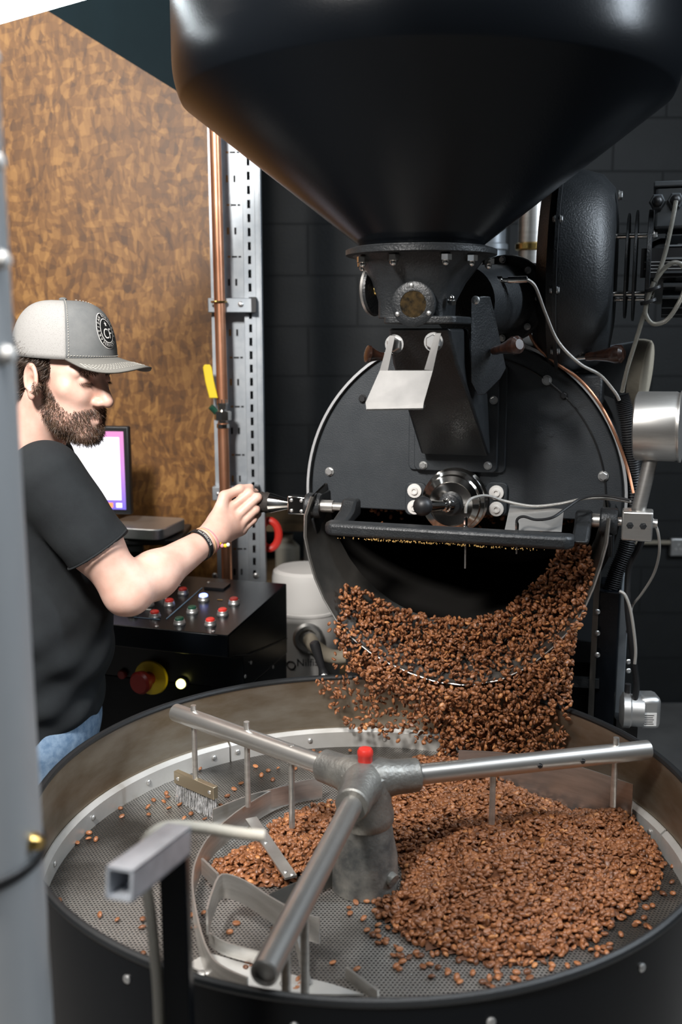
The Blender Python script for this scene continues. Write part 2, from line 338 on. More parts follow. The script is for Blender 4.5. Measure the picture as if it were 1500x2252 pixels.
# neck casting: round flange above, square throat below
HA = L(926, 560, -.37); HX, HY, HZ = HA.x, HA.y, HA.z
def ring_c(r, z, cx=HX, cy=HY, n=32): return [Vector((cx+r*math.cos(2*PI*i/n), cy+r*math.sin(2*PI*i/n), z)) for i in range(n)]
def ring_s(wx, wy, z, cx=HX, cy=HY, n=32, e=.28):
    out = []
    for i in range(n):
        t = 2*PI*i/n; c = math.cos(t); s_ = math.sin(t)
        out.append(Vector((cx+wx*math.copysign(abs(c)**e, c), cy+wy*math.copysign(abs(s_)**e, s_), z)))
    return out
nk_b = L(905, 705, HY-.07)
nz = nk_b.z
nxo = L(900, 660, HY-.07).x - HX
neck = MB().loft([ring_c(.128, HZ+.012), ring_c(.130, HZ-.002), ring_s(.112, .112, HZ-.014, e=.85), ring_s(.082, .085, HZ-.05, HX+nxo*.4, HY, e=.55), ring_s(.064, .074, HZ-.085, HX+nxo, HY, e=.34), ring_s(.062, .072, nz+.004, HX+nxo, HY, e=.26)]).build('neck', M['castblack'], ro, bevel=.002)
MB().lathe((HX, HY, HZ-.008), (0, 0, 1), [(.136, .004), (.140, .006), (.140, .015), (.136, .017)], 48).build('neck_flange', M['castblack'], ro)
fl_l = L(842, 715, HY-.085); fl_r = L(1003, 708, HY-.085)
MB().prism(rrect(fl_l.x, fl_r.x, HY-.088, HY+.09, .014, 0), (0, 0, .001)).v
pf = [Vector((p.x, p.z, nz-.006)) for p in rrect(fl_l.x, fl_r.x, HY-.088, HY+.09, .014, 0)]
nf = MB().prism(pf, (0, 0, .014)).build('throat_flange', M['castblack'], ro, bevel=.003)
for ang in (-2.35, -1.75, -1.0, -.55, .2, 2.9): bolt(neck, (HX+.124*math.cos(ang), HY+.124*math.sin(ang), HZ-.008), (0, 0, -1), .0108, ACORN, 'acorn_nut')
bolt(nf, L(993, 668, HY-.05), (.1, -.4, 1), .009, ACORN, 'acorn_nut')
sg = L(909, 669, HY-.088); yn = HY-.084
s_ = MB().lathe((sg.x, yn+.004, sg.z), (0, -1, 0), [(.040, 0), (.040, .008), (.037, .010), (.024, .010), (.022, .006)], 40).build('sight_glass_ring', M['castblack'], ro)
MB().lathe((sg.x, yn+.002, sg.z), (0, -1, 0), [(.0235, 0), (.0235, .007)], 32).build('sight_glass', M['glass'], s_)
for ang in (PI/2+.1, PI+.55, -.5): bolt(s_, (sg.x+.033*math.cos(ang), yn-.006, sg.z+.033*math.sin(ang)), (0, -1, 0), .0042, ROUND, 'screw')
# slide gate plate hanging from the throat
g = [L(835, 815, -.475), L(952, 815, -.475), L(932, 885, -.50), L(804, 885, -.50)]
gt0 = L(857, 738, -.462); gt1 = L(869, 738, -.462); gt2 = L(957, 733, -.462); gt3 = L(970, 733, -.462)
gh0 = L(846, 815, -.475); gh1 = L(938, 813, -.475)
TH = Vector((0, .003, .001))
gm = MB()
gm.prism([gt0, gt1, gh0+Vector((.006, 0, 0)), g[0]], TH); gm.prism([gt2, gt3, g[1], gh1-Vector((.004, 0, 0))], TH); gm.prism([g[0], g[1], g[2], g[3]], TH)
lip = L(806, 903, -.505); lip2 = L(930, 901, -.505)
gm.prism([g[3], g[2], lip2, lip], TH); gm.prism([lip, lip2, lip2+Vector((.0, .022, .004)), lip+Vector((0, .022, .004))], (0, 0, .0025)); 
gm.build('steel_shield', mat('satin_shield_steel', (.085, .083, .08), .42, .7, c2=(.06, .059, .057), scale=14), ro, smooth=20)
for px, py in ((868, 757), (954, 752)): bolt(ch, L(px, py, -.435), (0, -1, 0), .014)
# side disc damper on neck and hatch on chute
dp = L(815, 638, HY-.01); MB().lathe(dp+Vector((.012, 0, 0)), (-1, .25, 0), [(.045, 0), (.047, .004), (.047, .010), (.042, .014)], 40).build('damper_disc', M['castblack'], ro)
MB().lathe(dp+Vector((.012, 0, 0)), (-1, .25, 0), [(.0485, .004), (.0485, .009)], 40).build('damper_rim', M['steel'], ro)
MB().cyl(dp, (HX+nxo, HY, dp.z), .012).build('damper_axle', M['brass'], ro)
def knob(parent, p, d, ln, r, stem=True):
    k = MB().lathe(p, d, [(r*.42, 0), (r*.5, ln*.12), (r*.46, ln*.2), (r*.55, ln*.35), (r*.75, ln*.6), (r, ln*.8), (r*.95, ln*.93), (r*.55, ln)], 24).build('wood_knob', M['wood'], parent)
    return k
kp = L(845, 785, -.36); ke = L(806, 778, -.38); knob(ro, kp, ke-kp, (ke-kp).length+.002, .017)
ha = [L(1034, 655, -.30), L(1062, 650, -.29), L(1075, 700, -.26), L(1098, 810, -.20), L(1085, 835, -.22), L(1050, 870, -.27), L(1035, 840, -.30)]
MB().prism(ha, (.012, .02, 0)).build('hatch_flap', M['castblack'], ro, bevel=.003)
bolt(ro, L(1046, 660, -.31), (0, -1, 0), .008, ROUND, 'hinge_pin')
kp = L(1085, 772, -.25); ke = L(1143, 757, -.30); knob(ro, kp, ke-kp, (ke-kp).length, .018)
# hopper
MB().lathe((HX, HY, HZ+.014), (0, 0, 1), [(.118, 0), (.120, .01)], 72, cap0=True, cap1=False).v
eL = proj(LW((HX, HY, HZ+.5)))
hz1 = WD(378, 205, LW((HX, HY, 0)).y).z; HR = .447
hzf = WD(398, 232, LW((HX, HY, 0)).y).z-HZ-.05; hz1 = HZ+.014+hzf+.062*1.6
hop = MB().lathe((HX, HY, HZ+.014), (0, 0, 1), [(.116, 0), (.118, .004)]+[(lambda a: (HR-.055+.055*math.sin(a)+(0), hzf+.062*(1-math.cos(a))*1.6))(.85+(PI/2-.85)*i/10) for i in range(11)], 120, cap1=False).build('hopper_cone', M['gloss'], ro, smooth=50)
MB().lathe((HX, HY, hz1), (0, 0, 1), [(HR, -.002), (HR, .75), (HR-.01, .75), (HR-.01, 0)], 120, False, False).build('hopper_cylinder', M['gloss'], hop)
sa = math.radians(-36); sv = Vector((math.cos(sa), math.sin(sa), 0))
MB().tube([Vector((HX, HY, HZ+.02))+sv*(.122+(HR-.132)*t)+Vector((0, 0, (hz1-HZ-.05)*t)) for t in (.55, .7, .85, 1.0)], .0022, 6).build('weld_seam', M['gloss'], hop)
# chrome trier housing and handle
tx = L(1006, 1096, 0); TC = Vector((tx.x, 0, tx.z))
th = MB().lathe(TC, (0, -1, 0), [(.072, 0), (.074, .01), (.074, .022), (.068, .026), (.068, .044), (.071, .046), (.071, .056), (.064, .06), (.062, .075), (.050, .082), (.048, .078), (.028, .078)], 56).build('trier_housing', M['chrome'], ro, smooth=30)
MB().lathe(TC, (0, -1, 0), [(.027, .07), (.027, .082), (.022, .084), (.022, .098), (.017, .10)], 32).build('trier_socket', M['castblack'], th)
hb = L(930, 1113, -.17); hs = TC+Vector((0, -.095, 0)); dd = (hb-hs)
MB().lathe(hs, dd, [(.0155, 0), (.0155, .012), (.013, .014), (.013, .022), (.0105, .025), (.0115, dd.length-.03), (.011, dd.length-.012)], 24).build('trier_handle', M['chrome'], th)
MB().ball(hb, .0215).build('ball_knob', M['rubber'], th)
for px in (912, 1092):
    c = L(px+ (2 if px < 1000 else 0), 1097, -.008); MB().prism(rrect(c.x-.024, c.x+.024, c.z-.038, c.z+.038, .012, -.012), (0, .013, 0)).build('hinge_pad', M['plate'], ro, bevel=.002)
    for py in (1079, 1115): bolt(ro, L(px, py+(4 if px > 1000 else 0), -.014), (0, -1, 0), .0165, SOCK, 'washer_screw')
# discharge trough
rimpx = [(684, 1092), (670, 1135), (669, 1180), (678, 1225), (692, 1272), (712, 1318), (738, 1362), (772, 1402), (812, 1434), (856, 1460), (905, 1482), (960, 1500), (1030, 1508), (1100, 1496), (1165, 1466), (1215, 1425), (1255, 1385), (1285, 1340), (1305, 1295), (1322, 1245), (1336, 1195), (1342, 1140)]
U = [L(x, y, -.155) for x, y in rimpx]; nU = len(U)
backU = []
for i, p in enumerate(U):
    a = PI + (PI)*i/(nU-1); backU.append(Vector((.325*math.cos(a), .0, AX+.015+.325*math.sin(a))))
tro = MB(); rings = []
for t, off in ((0, 0), (.35, .012), (.7, .012), (1, 0)):
    rings.append([b.lerp(u, t) for b, u in zip(backU, U)])
cxz = Vector((0, 0, AX))
def inward(p, k): v = Vector((cxz.x-p.x, 0, cxz.z-p.z)); return p+v.normalized()*k
outer = rings; inner = [[inward(p, .006) for p in r] for r in rings]
trm = MB().loft([*outer, *reversed(inner), outer[0]], closed=False)
trough = trm.build('discharge_trough', M['chutesteel'], ro)
MB().tube(U, .0018, 6).build('trough_lip', M['steel'], trough)
# discharge door, raised on its shaft
sl = L(715, 1113, -.11); sr = L(1402, 1141, -.11)
door = MB(); 
f0 = L(712, 1166, -.255); f1 = L(1262, 1192, -.255)
zt = (f0.z+f1.z)/2
door.prism([Vector((p.x, p.y, zt-.014)) for p in [Vector((f0.x+.012, -.262, 0)), Vector((f1.x-.012, -.262, 0)), Vector((f1.x, -.245, 0)), Vector((f1.x, -.215, 0)), Vector((f0.x, -.215, 0)), Vector((f0.x, -.245, 0))]], (0, 0, .028))
door_o = door.build('discharge_door', M['castblack'], ro, bevel=.008)
for p, wd_ in ((sl.x+.045, .034), (sr.x-.125, .034)):
    MB().prism([Vector((p, -.24, zt)), Vector((p, -.20, zt-.012)), Vector((p, -.085, sl.z-.02)), Vector((p, -.088, sl.z+.018)), Vector((p, -.125, sl.z+.022)), Vector((p, -.15, sl.z+.0))], (wd_, 0, 0)).build('door_arm', M['castblack'], door_o, bevel=.006)
M['chaff'] = mat('golden_chaff', (.42, .25, .07), .7)
cf = MB()
for i in range(210):
    x = f0.x+.05+(f1.x-f0.x-.1)*(random.random()*.75+.1*random.gauss(0, 1)+.1); x = min(max(x, f0.x+.02), f1.x-.02)
    cf.box((x, -.263+random.random()*.004, zt-.014-random.random()*.004), [.0008+.0014*random.random()]*3, Matrix.Rotation(random.random()*3, 3, 'X'))
o = cf.build('chaff_crumbs', M['chaff'], door_o, smooth=0, fix=False); o['kind'] = 'stuff'
for xa, xb in ((sl.x-.075, sl.x+.05), (sr.x-.115, sr.x+.04)): MB().cyl(Vector((xa, -.11, sl.z)), Vector((xb, -.11, sl.z)), .0095).build('door_shaft', M['steel'], door_o)
for x0, x1, r in ((sl.x-.008, sl.x+.02, .014), (sr.x-.10, sr.x-.075, .0145), (sr.x+.012, sr.x+.024, .011)):
    MB().cyl(Vector((x0, -.11, sl.z)), Vector((x1, -.11, sl.z)), r).build('shaft_collar', M['steel'], door_o)
for x in (sl.x-.03, sr.x-.055):                                       # cheek bearings
    c = Vector((x, -.11, sl.z)); MB().lathe(c+Vector((-.014 if x < 0 else -.02, 0, 0)), (1, 0, 0), [(.026, 0), (.029, .004), (.029, .03), (.026, .036)], 28).build('bearing', M['castblack'], ro)
    MB().prism([c+Vector((-.004, .02, .02)), c+Vector((-.004, .11, .02)), c+Vector((-.004, .11, -.1)), c+Vector((-.004, .015, -.08)), c+Vector((-.004, -.02, -.03))], (.012, 0, 0)).build('bearing_bracket', M['castblack'], ro, bevel=.003)
# polished deflector and probes on the door
dq = [L(1110, 1165, -.21), L(1235, 1170, -.21), L(1240, 1120, -.16), L(1122, 1110, -.16)]
MB().prism(dq, (0, .003, 0)).build('deflector_plate', M['steel'], door_o)
for px, py, pyb in ((1024, 1160, 1250), (1137, 1172, 1218)):
    p = L(px, py, -.235); MB().lathe(p+Vector((0, 0, -.012)), (0, 0, 1), [(.006, 0), (.006, .014), (.004, .015), (.0045, .03), (.003, .034)], 6).build('probe_gland', M['chrome'], door_o)
    MB().cyl(p, L(px-1, pyb, -.235), .0018, n=8).build('probe_rod', M['steel'], door_o)
# lever handle held by the operator
h0 = Vector((sl.x-.06, -.11, sl.z)); HD = Vector((-1, 0, .012)).normalized()
MB().box(h0+HD*.004, (.045, .03, .042)).build('handle_clamp', M['chrome'], door_o, bevel=.003)
for s1 in (-1, 1): bolt(door_o, h0+HD*.004+Vector((s1*.012, -.015, .012)), (0, -1, 0), .004, ROUND, 'clamp_screw'); bolt(door_o, h0+HD*.004+Vector((s1*.012, -.015, -.012)), (0, -1, 0), .004, ROUND, 'clamp_screw')
MB().lathe(h0, HD, [(.009, .0), (.009, .02), (.011, .026), (.0225, .068), (.0235, .072)], 28).build('handle_socket', M['chrome'], door_o)
hp = [(.0235, .072)]+[(.0225+.0022*(i % 2), .076+.0062*i) for i in range(11)]+[(.021, .15), (.018, .172), (.012, .178)]
grip = MB().lathe(h0, HD, hp, 28).build('handle_grip', M['cork'], door_o)
# counterweight arm
cb = Vector((sr.x+.0, -.11, sl.z))
cbk = MB().box(cb+Vector((.0, 0, -.004)), (.062, .05, .062)).build('counterweight_clamp', M['steel'], door_o, bevel=.004)
for dx in (-.014, .012): MB().lathe(cb+Vector((dx, -.024, -.002)), (0, -1, 0), [(.0075, 0), (.0075, .0015), (.005, .002)], 6).build('clamp_bolt', M['castblack'], cbk)
ct = L(1436, 990, -.10); ct = Vector((ct.x, -.10, ct.z))
MB().cyl(cb+Vector((.0, 0, .02)), ct, .0145).build('counterweight_arm', M['steel'], door_o)
wc = L(1447, 938, -.09); MB().lathe(wc+Vector((-.043, 0, 0)), (1, -.12, .02), [(.066, 0), (.071, .003), (.071, .078), (.069, .082), (.069, .086), (.073, .087), (.073, .09)], 56).build('counterweight', M['steel'], door_o)
# machine stand: right column, plates and plinth
st = MB(); c0 = L(1317, 1300, -.02); c1 = L(1365, 1300, -.02)
st.box(((c0.x+c1.x)/2, .05, c0.z/2), (c1.x-c0.x, .14, c0.z)); st.build('stand_column', M['gloss'], ro, bevel=.003)
pa = L(1312, 1300, -.03); pcol = MB().box((pa.x, -.01, pa.z/2+.02), (.012, .05, pa.z+.04)).build('stand_flange', M['chutesteel'], ro)
for py in (1345, 1392, 1440): bolt(pcol, L(1314, py, -.037), (0, -1, 0), .006, ROUND)
pb = L(1376, 1290, .12); pc2 = MB().box((pb.x, .16, pb.z/2), (.016, .2, pb.z)).build('side_plate', M['galv'], ro)
for py in (1235, 1262, 1360, 1388, 1455, 1475): bolt(pc2, L(1382, py, .055), (.3, -1, 0), .006, ROUND)
MB().box((0, .42, .50), (.62, .6, 1.0)).build('stand_cabinet', M['black'], ro, bevel=.004)
MB().beam(L(1250, 1498, -.02), L(1318, 1502, -.02), .02, .02).build('cross_bar', M['castblack'], ro)
# exhaust duct from drum to blower
e0 = L(1060, 640, -.25); e1 = L(1215, 650, .02)
ex = MB().cyl(Vector((HX+nxo+.06, HY+.14, e0.z-.02)), Vector((e1.x-.05, .10, e1.z)), .07, .075, 36).build('exhaust_duct', M['castblack'], ro)
ed = (Vector((e1.x-.05, .10, e1.z))-Vector((HX+nxo+.06, HY+.14, e0.z-.02)))
MB().lathe(Vector((HX+nxo+.06, HY+.14, e0.z-.02))+ed*.55, ed, [(.09, 0), (.092, .004), (.092, .022), (.09, .026)], 36).build('duct_flange', M['castblack'], ex)
for k in range(8):
    a, b, c = frame(ed); q = 2*PI*k/8; bolt(ex, Vector((HX+nxo+.06, HY+.14, e0.z-.02))+ed*.53+a*(.082*math.cos(q))+b*(.082*math.sin(q)), -ed, .006)
MB().prism([L(1165, 640, .06), L(1205, 640, .06), L(1205, 765, .06), L(1172, 765, .06)], (0, .1, 0)).build('support_plate', M['galv'], ro)
# ================================================================== blower and motor
bc = L(1278, 600, .10)
blw = empty('exhaust_blower', LW((bc.x, bc.y, 0)), -YAW); tag(blw, 'black cast volute blower with electric motor behind the roaster drum', 'blower')
def BL(px, py, y): q = L(px, py, y); return Vector((q.x-bc.x, q.y-bc.y, q.z))
bz = bc.z; RB = .222
vol = MB().lathe((-.085, 0, bz), (1, 0, 0), [(.10, 0), (RB*.86, .006), (RB, .03), (RB+.004, .05), (RB+.004, .055), (RB-.004, .085), (RB*.93, .125), (RB*.80, .152), (RB*.55, .16), (.08, .158)], 72).build('volute_housing', M['castblack'], blw, smooth=40)
MB().lathe((-.04, 0, bz), (1, 0, 0), [(RB-.01, 0), (RB+.014, 0), (RB+.014, .007), (RB-.01, .007)], 72, False, False).build('housing_flange', M['castblack'], blw)
for k in range(10):
    q = 2*PI*k/10+.2; bolt(blw, (-.032, (RB+.008)*math.cos(q), bz+(RB+.008)*math.sin(q)), (1, 0, 0), .006); bolt(blw, (-.041, (RB+.008)*math.cos(q), bz+(RB+.008)*math.sin(q)), (-1, 0, 0), .006)
MB().prism([(-.05, -.05, bz-RB), (-.05, .05, bz-RB), (-.05, .06, bz-RB-.07), (-.05, -.06, bz-RB-.07)], (.11, 0, 0)).build('housing_foot', M['castblack'], blw, bevel=.006)
for x, r, t in ((.095, .112, .005), (.112, .118, .005), (.138, .118, .009)):
    MB().lathe((x, 0, bz+.012), (1, 0, 0), [(r-.004, 0), (r, .001), (r, t), (r-.004, t+.001)], 56).build('cooling_disc', M['castblack'], blw)
for q in (.9, 2.4, 3.9, 5.4):
    p = Vector((.06, .088*math.cos(q), bz+.012+.088*math.sin(q))); MB().cyl(p, p+Vector((.095, 0, 0)), .006, n=12).build('stud', M['chrome'], blw); bolt(blw, p+Vector((.09, 0, 0)), (1, 0, 0), .009)
bolt(blw, (.075, -.06, bz+.155), (1, 0, 0), .009)
mo = MB().lathe((.145, 0, bz), (1, 0, 0), [(.062, 0), (.07, .02), (.07, .05), (.078, .055), (.078, .30), (.06, .31)], 40).build('motor_body', M['castblack'], blw)
M['motor'] = mat('dark_grey_motor_paint', (.055, .062, .068), .45, c2=(.07, .077, .083), scale=10)
mo.data.materials[0] = M['motor']
for k in range(22):
    q = 2*PI*k/22+.07; MB().box((.30, .086*math.cos(q), bz+.086*math.sin(q)), (.25, .026, .004), Matrix.Rotation(q, 3, 'X')).build('cooling_fin', M['motor'], mo)
tb = MB().box((.25, -.02, bz+.125), (.2, .12, .085)).build('terminal_box', M['motor'], blw, bevel=.006)
MB().box((.25, -.02, bz+.172), (.21, .13, .012)).build('terminal_lid', M['motor'], tb, bevel=.003)
for px, py in ((1446, 443), (1486, 440)):
    p = BL(px, py, bc.y-.09); g_ = MB().lathe(p+Vector((0, .02, 0)), (0, -1, 0), [(.017, 0), (.017, .016), (.014, .02)], 6).build('cable_gland', M['motor'], tb); MB().ball(p, .011).build('gland_plug', M['rubber'], g_)
np_ = BL(1470, 575, bc.y-.1); npl = MB().box((np_.x+.01, -.0905, np_.z-.002), (.13, .003, .06)).build('name_plate', M['rubber'], blw)
def text(body, size, name, m, parent, mt, ext=.0004, font_align='CENTER', fn=None):
    c = bpy.data.curves.new(name, 'FONT'); c.body = body; c.size = size; c.extrude = ext; c.align_x = font_align; c.align_y = 'CENTER'
    o = bpy.data.objects.new(name, c); COL.objects.link(o); bpy.context.view_layer.update()
    me = bpy.data.meshes.new_from_object(o.evaluated_get(bpy.context.evaluated_depsgraph_get())); bpy.data.objects.remove(o)
    if fn:
        for v in me.vertices: v.co = fn(v.co)
    me.materials.clear(); me.materials.append(m)
    ob = bpy.data.objects.new(name, me); COL.objects.link(ob); ob.parent = parent
    if mt is not None: ob.matrix_local = mt
    return ob
def face_mt(p, xdir, up): x = Vector(xdir).normalized(); u = Vector(up).normalized(); z = x.cross(u); m_ = Matrix((x, u, z)).transposed().to_4x4(); m_.translation = Vector(p); return m_
M['silverprint'] = mat('silver_print', (.5, .5, .5), .5)
text('CE', .016, 'lettering', M['silverprint'], npl, face_mt((np_.x+.055, -.0925, np_.z+.014), (1, 0, 0), (0, 0, 1)))
for k in range(4): MB().box((np_.x-.005, -.0925, np_.z+.0-k*.007), (.085-.012*(k % 2), .0008, .0016)).build('plate_print', M['silverprint'], npl)
kp = BL(1300, 785, -.06-0); kp = Vector((.02, -.11, L(1300, 783, -.02).z)); 
k_ = L(1290, 785, -.02); k2 = L(1372, 778, -.05); k_ = Vector((k_.x-bc.x, k_.y-bc.y, k_.z)); k2 = Vector((k2.x-bc.x, k2.y-bc.y, k2.z))
MB().cyl(k_-(k2-k_)*.35, k_+(k2-k_)*.1, .005, n=12).build('damper_rod', M['chrome'], blw); kn = knob(blw, k_, k2-k_, (k2-k_).length, .020)
# blower rests on a bracket off the drum; outlet duct reducer behind
rp0 = L(1322, 812, .28); rp1 = L(1412, 800, .25)
rd = empty('outlet_duct', (rp0.x-bc.x, rp0.y-bc.y, 0)); rd.parent = blw; rd['label'] = 'conical galvanised outlet duct with a taped joint'
MB().lathe((0, 0, rp0.z), (1, -.15, -.1), [(.045, -.06), (.055, 0), (.075, .07), (.077, .085)], 40).build('duct_cone', M['galv'], rd)
MB().lathe((0, 0, rp0.z), (1, -.15, -.1), [(.075, .074), (.081, .078), (.082, .092), (.080, .106), (.075, .11)], 40).build('taped_joint', M['gasket'], rd)
MB().cyl((0.0, 0, rp0.z-.02), (-.12, .1, rp0.z+.02), .06).build('duct_elbow', M['galv'], rd)
# steel flue pipes behind
for (px0, px1, lab, D, m) in ((1140, 1198, 'stainless steel flue pipe rising behind the black duct', 3.1, 'steel'), (1052, 1112, 'grey steel flue pipe half hidden behind the hopper', 3.4, 'galv')):
    a = WD(px0, 520, D); b = WD(px1, 520, D); fp = empty('flue_pipe', ((a.x+b.x)/2, D, 0)); tag(fp, lab, 'pipe'); r = (b.x-a.x)/2
    MB().cyl((0, 0, 0), (0, 0, 3.4), r, n=32).build('pipe_run', M[m], fp)
    for z in (WD(px0, 552, D).z, 1.1, 2.7): MB().lathe((0, 0, z), (0, 0, 1), [(r+.001, 0), (r+.008, .004), (r+.008, .02), (r+.001, .024)], 32, False, False).build('pipe_collar', M['brass'] if D < 3.2 else M['galv'], fp)
# ================================================================== cables and hoses
def cable(name, label, cat, pts, r, m, n=8, k=6, group=None):
    o = MB().tube(smooth_path(pts, k), r, n).build(name, M[m]); tag(o, label, cat, group); return o
lw = lambda px, py, y: LW(L(px, py, y))
pg = lw(1090, 617, -.20)
cb1 = cable('sensor_cable', 'grey braided sensor cable looping from the neck over the drum edge', 'cable', [lw(1160, 615, -.2), lw(1178, 632, -.19), lw(1200, 690, -.15), lw(1228, 752, -.12), lw(1275, 800, -.1), lw(1320, 825, -.05), lw(1352, 862, -.03), lw(1362, 880, -.02)], .0035, 'braid')
sp = empty('probe', lw(1090, 617, -.20), -YAW); tag(sp, 'chrome sensor probe screwed into the black exhaust duct', 'sensor')
pz = L(1090, 617, -.20).z*0
MB().lathe((0, 0, 0), (1, 0, .02), [(.009, 0), (.009, .012), (.005, .014), (.005, .024), (.007, .025), (.007, .062), (.004, .064)], 16).build('probe_body', M['chrome'], sp)
MB().lathe((-.02, 0, 0), (1, 0, .02), [(.012, 0), (.012, .012), (.009, .02)], 6).build('probe_nut', M['brass'], sp)
cable('copper_capillary', 'thin copper capillary tube running down the drum edge', 'tube', [lw(1161, 640, -.02), lw(1160, 710, -.02), lw(1178, 758, -.02), lw(1225, 800, -.018), lw(1275, 835, -.018), lw(1320, 890, -.018), lw(1355, 960, -.018), lw(1380, 1030, -.018), lw(1393, 1085, -.03)], .0035, 'copper')
cable('braided_cable', 'pale braided cable running from the chrome trier to the door shaft', 'cable', [lw(1024, 1128, -.235), lw(1026, 1110, -.235), lw(1038, 1096, -.22), lw(1070, 1090, -.2), lw(1110, 1102, -.18), lw(1170, 1113, -.17), lw(1230, 1108, -.16), lw(1290, 1096, -.15), lw(1345, 1098, -.15), lw(1388, 1104, -.15)], .003, 'braid')
cable('probe_cable', 'grey cable curving off the second door probe', 'cable', [lw(1137, 1158, -.235), lw(1138, 1142, -.235), lw(1152, 1136, -.235), lw(1180, 1143, -.235), lw(1215, 1138, -.23), lw(1245, 1118, -.2), lw(1280, 1096, -.17), lw(1330, 1090, -.16), lw(1385, 1100, -.16)], .003, 'rubber')
cable('loose_wire', 'thin grey wire hanging in a loop from the door shaft end', 'wire', [lw(1434, 1140, -.11), lw(1447, 1170, -.11), lw(1450, 1215, -.09), lw(1438, 1262, -.05), lw(1412, 1305, -.02), lw(1392, 1330, 0), lw(1388, 1345, 0)], .003, 'braid')
cable('stand_wire', 'beige twin wire running down beside the black stand column', 'wire', [lw(1362, 1300, -.06), lw(1374, 1308, -.06), lw(1385, 1335, -.06), lw(1393, 1380, -.06), lw(1398, 1430, -.06), lw(1396, 1460, -.06)], .0035, 'braid')
cable('power_cable', 'black power cable dropping to the small gear motor', 'cable', [lw(1418, 1168, -.03), lw(1405, 1205, -.03), lw(1384, 1250, -.03), lw(1380, 1320, -.04), lw(1387, 1400, -.04), lw(1396, 1470, -.03), lw(1400, 1510, -.02), lw(1395, 1545, -.02)], .007, 'rubber', 10)
cd = smooth_path([lw(1366, 868, -.0), lw(1376, 910, 0), lw(1386, 980, .01), lw(1392, 1050, .02), lw(1390, 1130, .03), lw(1378, 1200, .03), lw(1355, 1260, .02), lw(1338, 1312, .01)], 40)
rr = [.0165+.0022*math.sin(i*PI/1.5) for i in range(len(cd))]
o = MB().tube(cd, rr, 12).build('corrugated_conduit', M['rubber'], smooth=60); tag(o, 'black corrugated conduit running down beside the drum', 'conduit')
cable('clear_hose', 'clear plastic hose running from the motor terminal box to the conduit', 'hose', [lw(1487, 442, -.02), lw(1478, 490, -.03), lw(1462, 560, -.04), lw(1440, 625, -.05), lw(1420, 680, -.05), lw(1400, 745, -.05), lw(1380, 810, -.04), lw(1368, 862, -.02)], .0047, 'clear', 12)
ch2 = cable('hose_loop', 'clear plastic hose bent into a loop under the motor', 'hose', [lw(1438, 620, -.065), lw(1424, 660, -.065), lw(1420, 690, -.065), lw(1436, 712, -.065), lw(1465, 705, -.065), lw(1490, 672, -.065), lw(1507, 630, -.06), lw(1505, 590, -.06), lw(1485, 577, -.065), lw(1462, 590, -.065), lw(1441, 618, -.064)], .0047, 'clear', 12)
for px, py in ((1434, 634), (1424, 662)):
    p = lw(px, py, -.058); o = MB().lathe(p-Vector((-.003, 0, .004)), (-.35, 0, 1), [(.0155, 0), (.0165, .001), (.0165, .006), (.0155, .007)], 20).build('cable_tie', M['rubber']); tag(o, 'black cable tie binding the clear hoses', 'cable tie', 'ties on the clear hoses')
# ================================================================== gear motor, wall socket
gp = lw(1398, 1560, .0); gm_ = empty('gear_motor', (gp.x, gp.y, 0)); tag(gm_, 'small silver gear motor with white label behind the tray rim', 'motor')
gy = gp.z
MB().lathe((-.035, 0, gy), (1, -.2, 0), [(.03, 0), (.04, .006), (.04, .02), (.036, .024), (.036, .05)], 32).build('gear_case', M['aluminium'], gm_)
MB().box((.025, 0, gy), (.05, .06, .075)).build('motor_case', M['aluminium'], gm_, bevel=.012)
MB().box((.02, -.0308, gy-.012), (.036, .001, .03)).build('data_label', M['white'], gm_)
for k in range(5): MB().box((.018, -.0316, gy-.002-k*.005), (.028-.004*(k % 2), .0006, .0012)).build('label_print', M['rubber'], gm_)
MB().cyl((-.02, 0, gy+.035), (-.02, 0, gy+.06), .007).build('motor_stem', M['rubber'], gm_); MB().box((-.01, .05, gy/2-.02), (.05, .05, gy-.03)).build('motor_bracket', M['black'], gm_)
sk = WD(1492, 1202, 4.585); so = MB().box((0, 0, 0), (.146, .03, .086)).build('wall_socket', M['aluminium'], bevel=.006); so.location = (sk.x+.03, 4.58, sk.z); tag(so, 'metal double wall socket on the charcoal block wall', 'socket')
for dx in (-.036, .036):
    b = MB()
    for ox, oz in ((0, .014), (-.011, -.008), (.011, -.008)): b.box((dx+ox, -.0155, oz), (.006, .002, .008))
    b.build('socket_outlet', M['white'], so)
cd_ = MB().cyl(WD(1392, 1193, 4.57), Vector((sk.x-.045, 4.57, WD(1392, 1193, 4.57).z)), .010, n=12).build('wall_conduit', M['gasket']); tag(cd_, 'pale conduit run along the block wall to the socket', 'conduit')
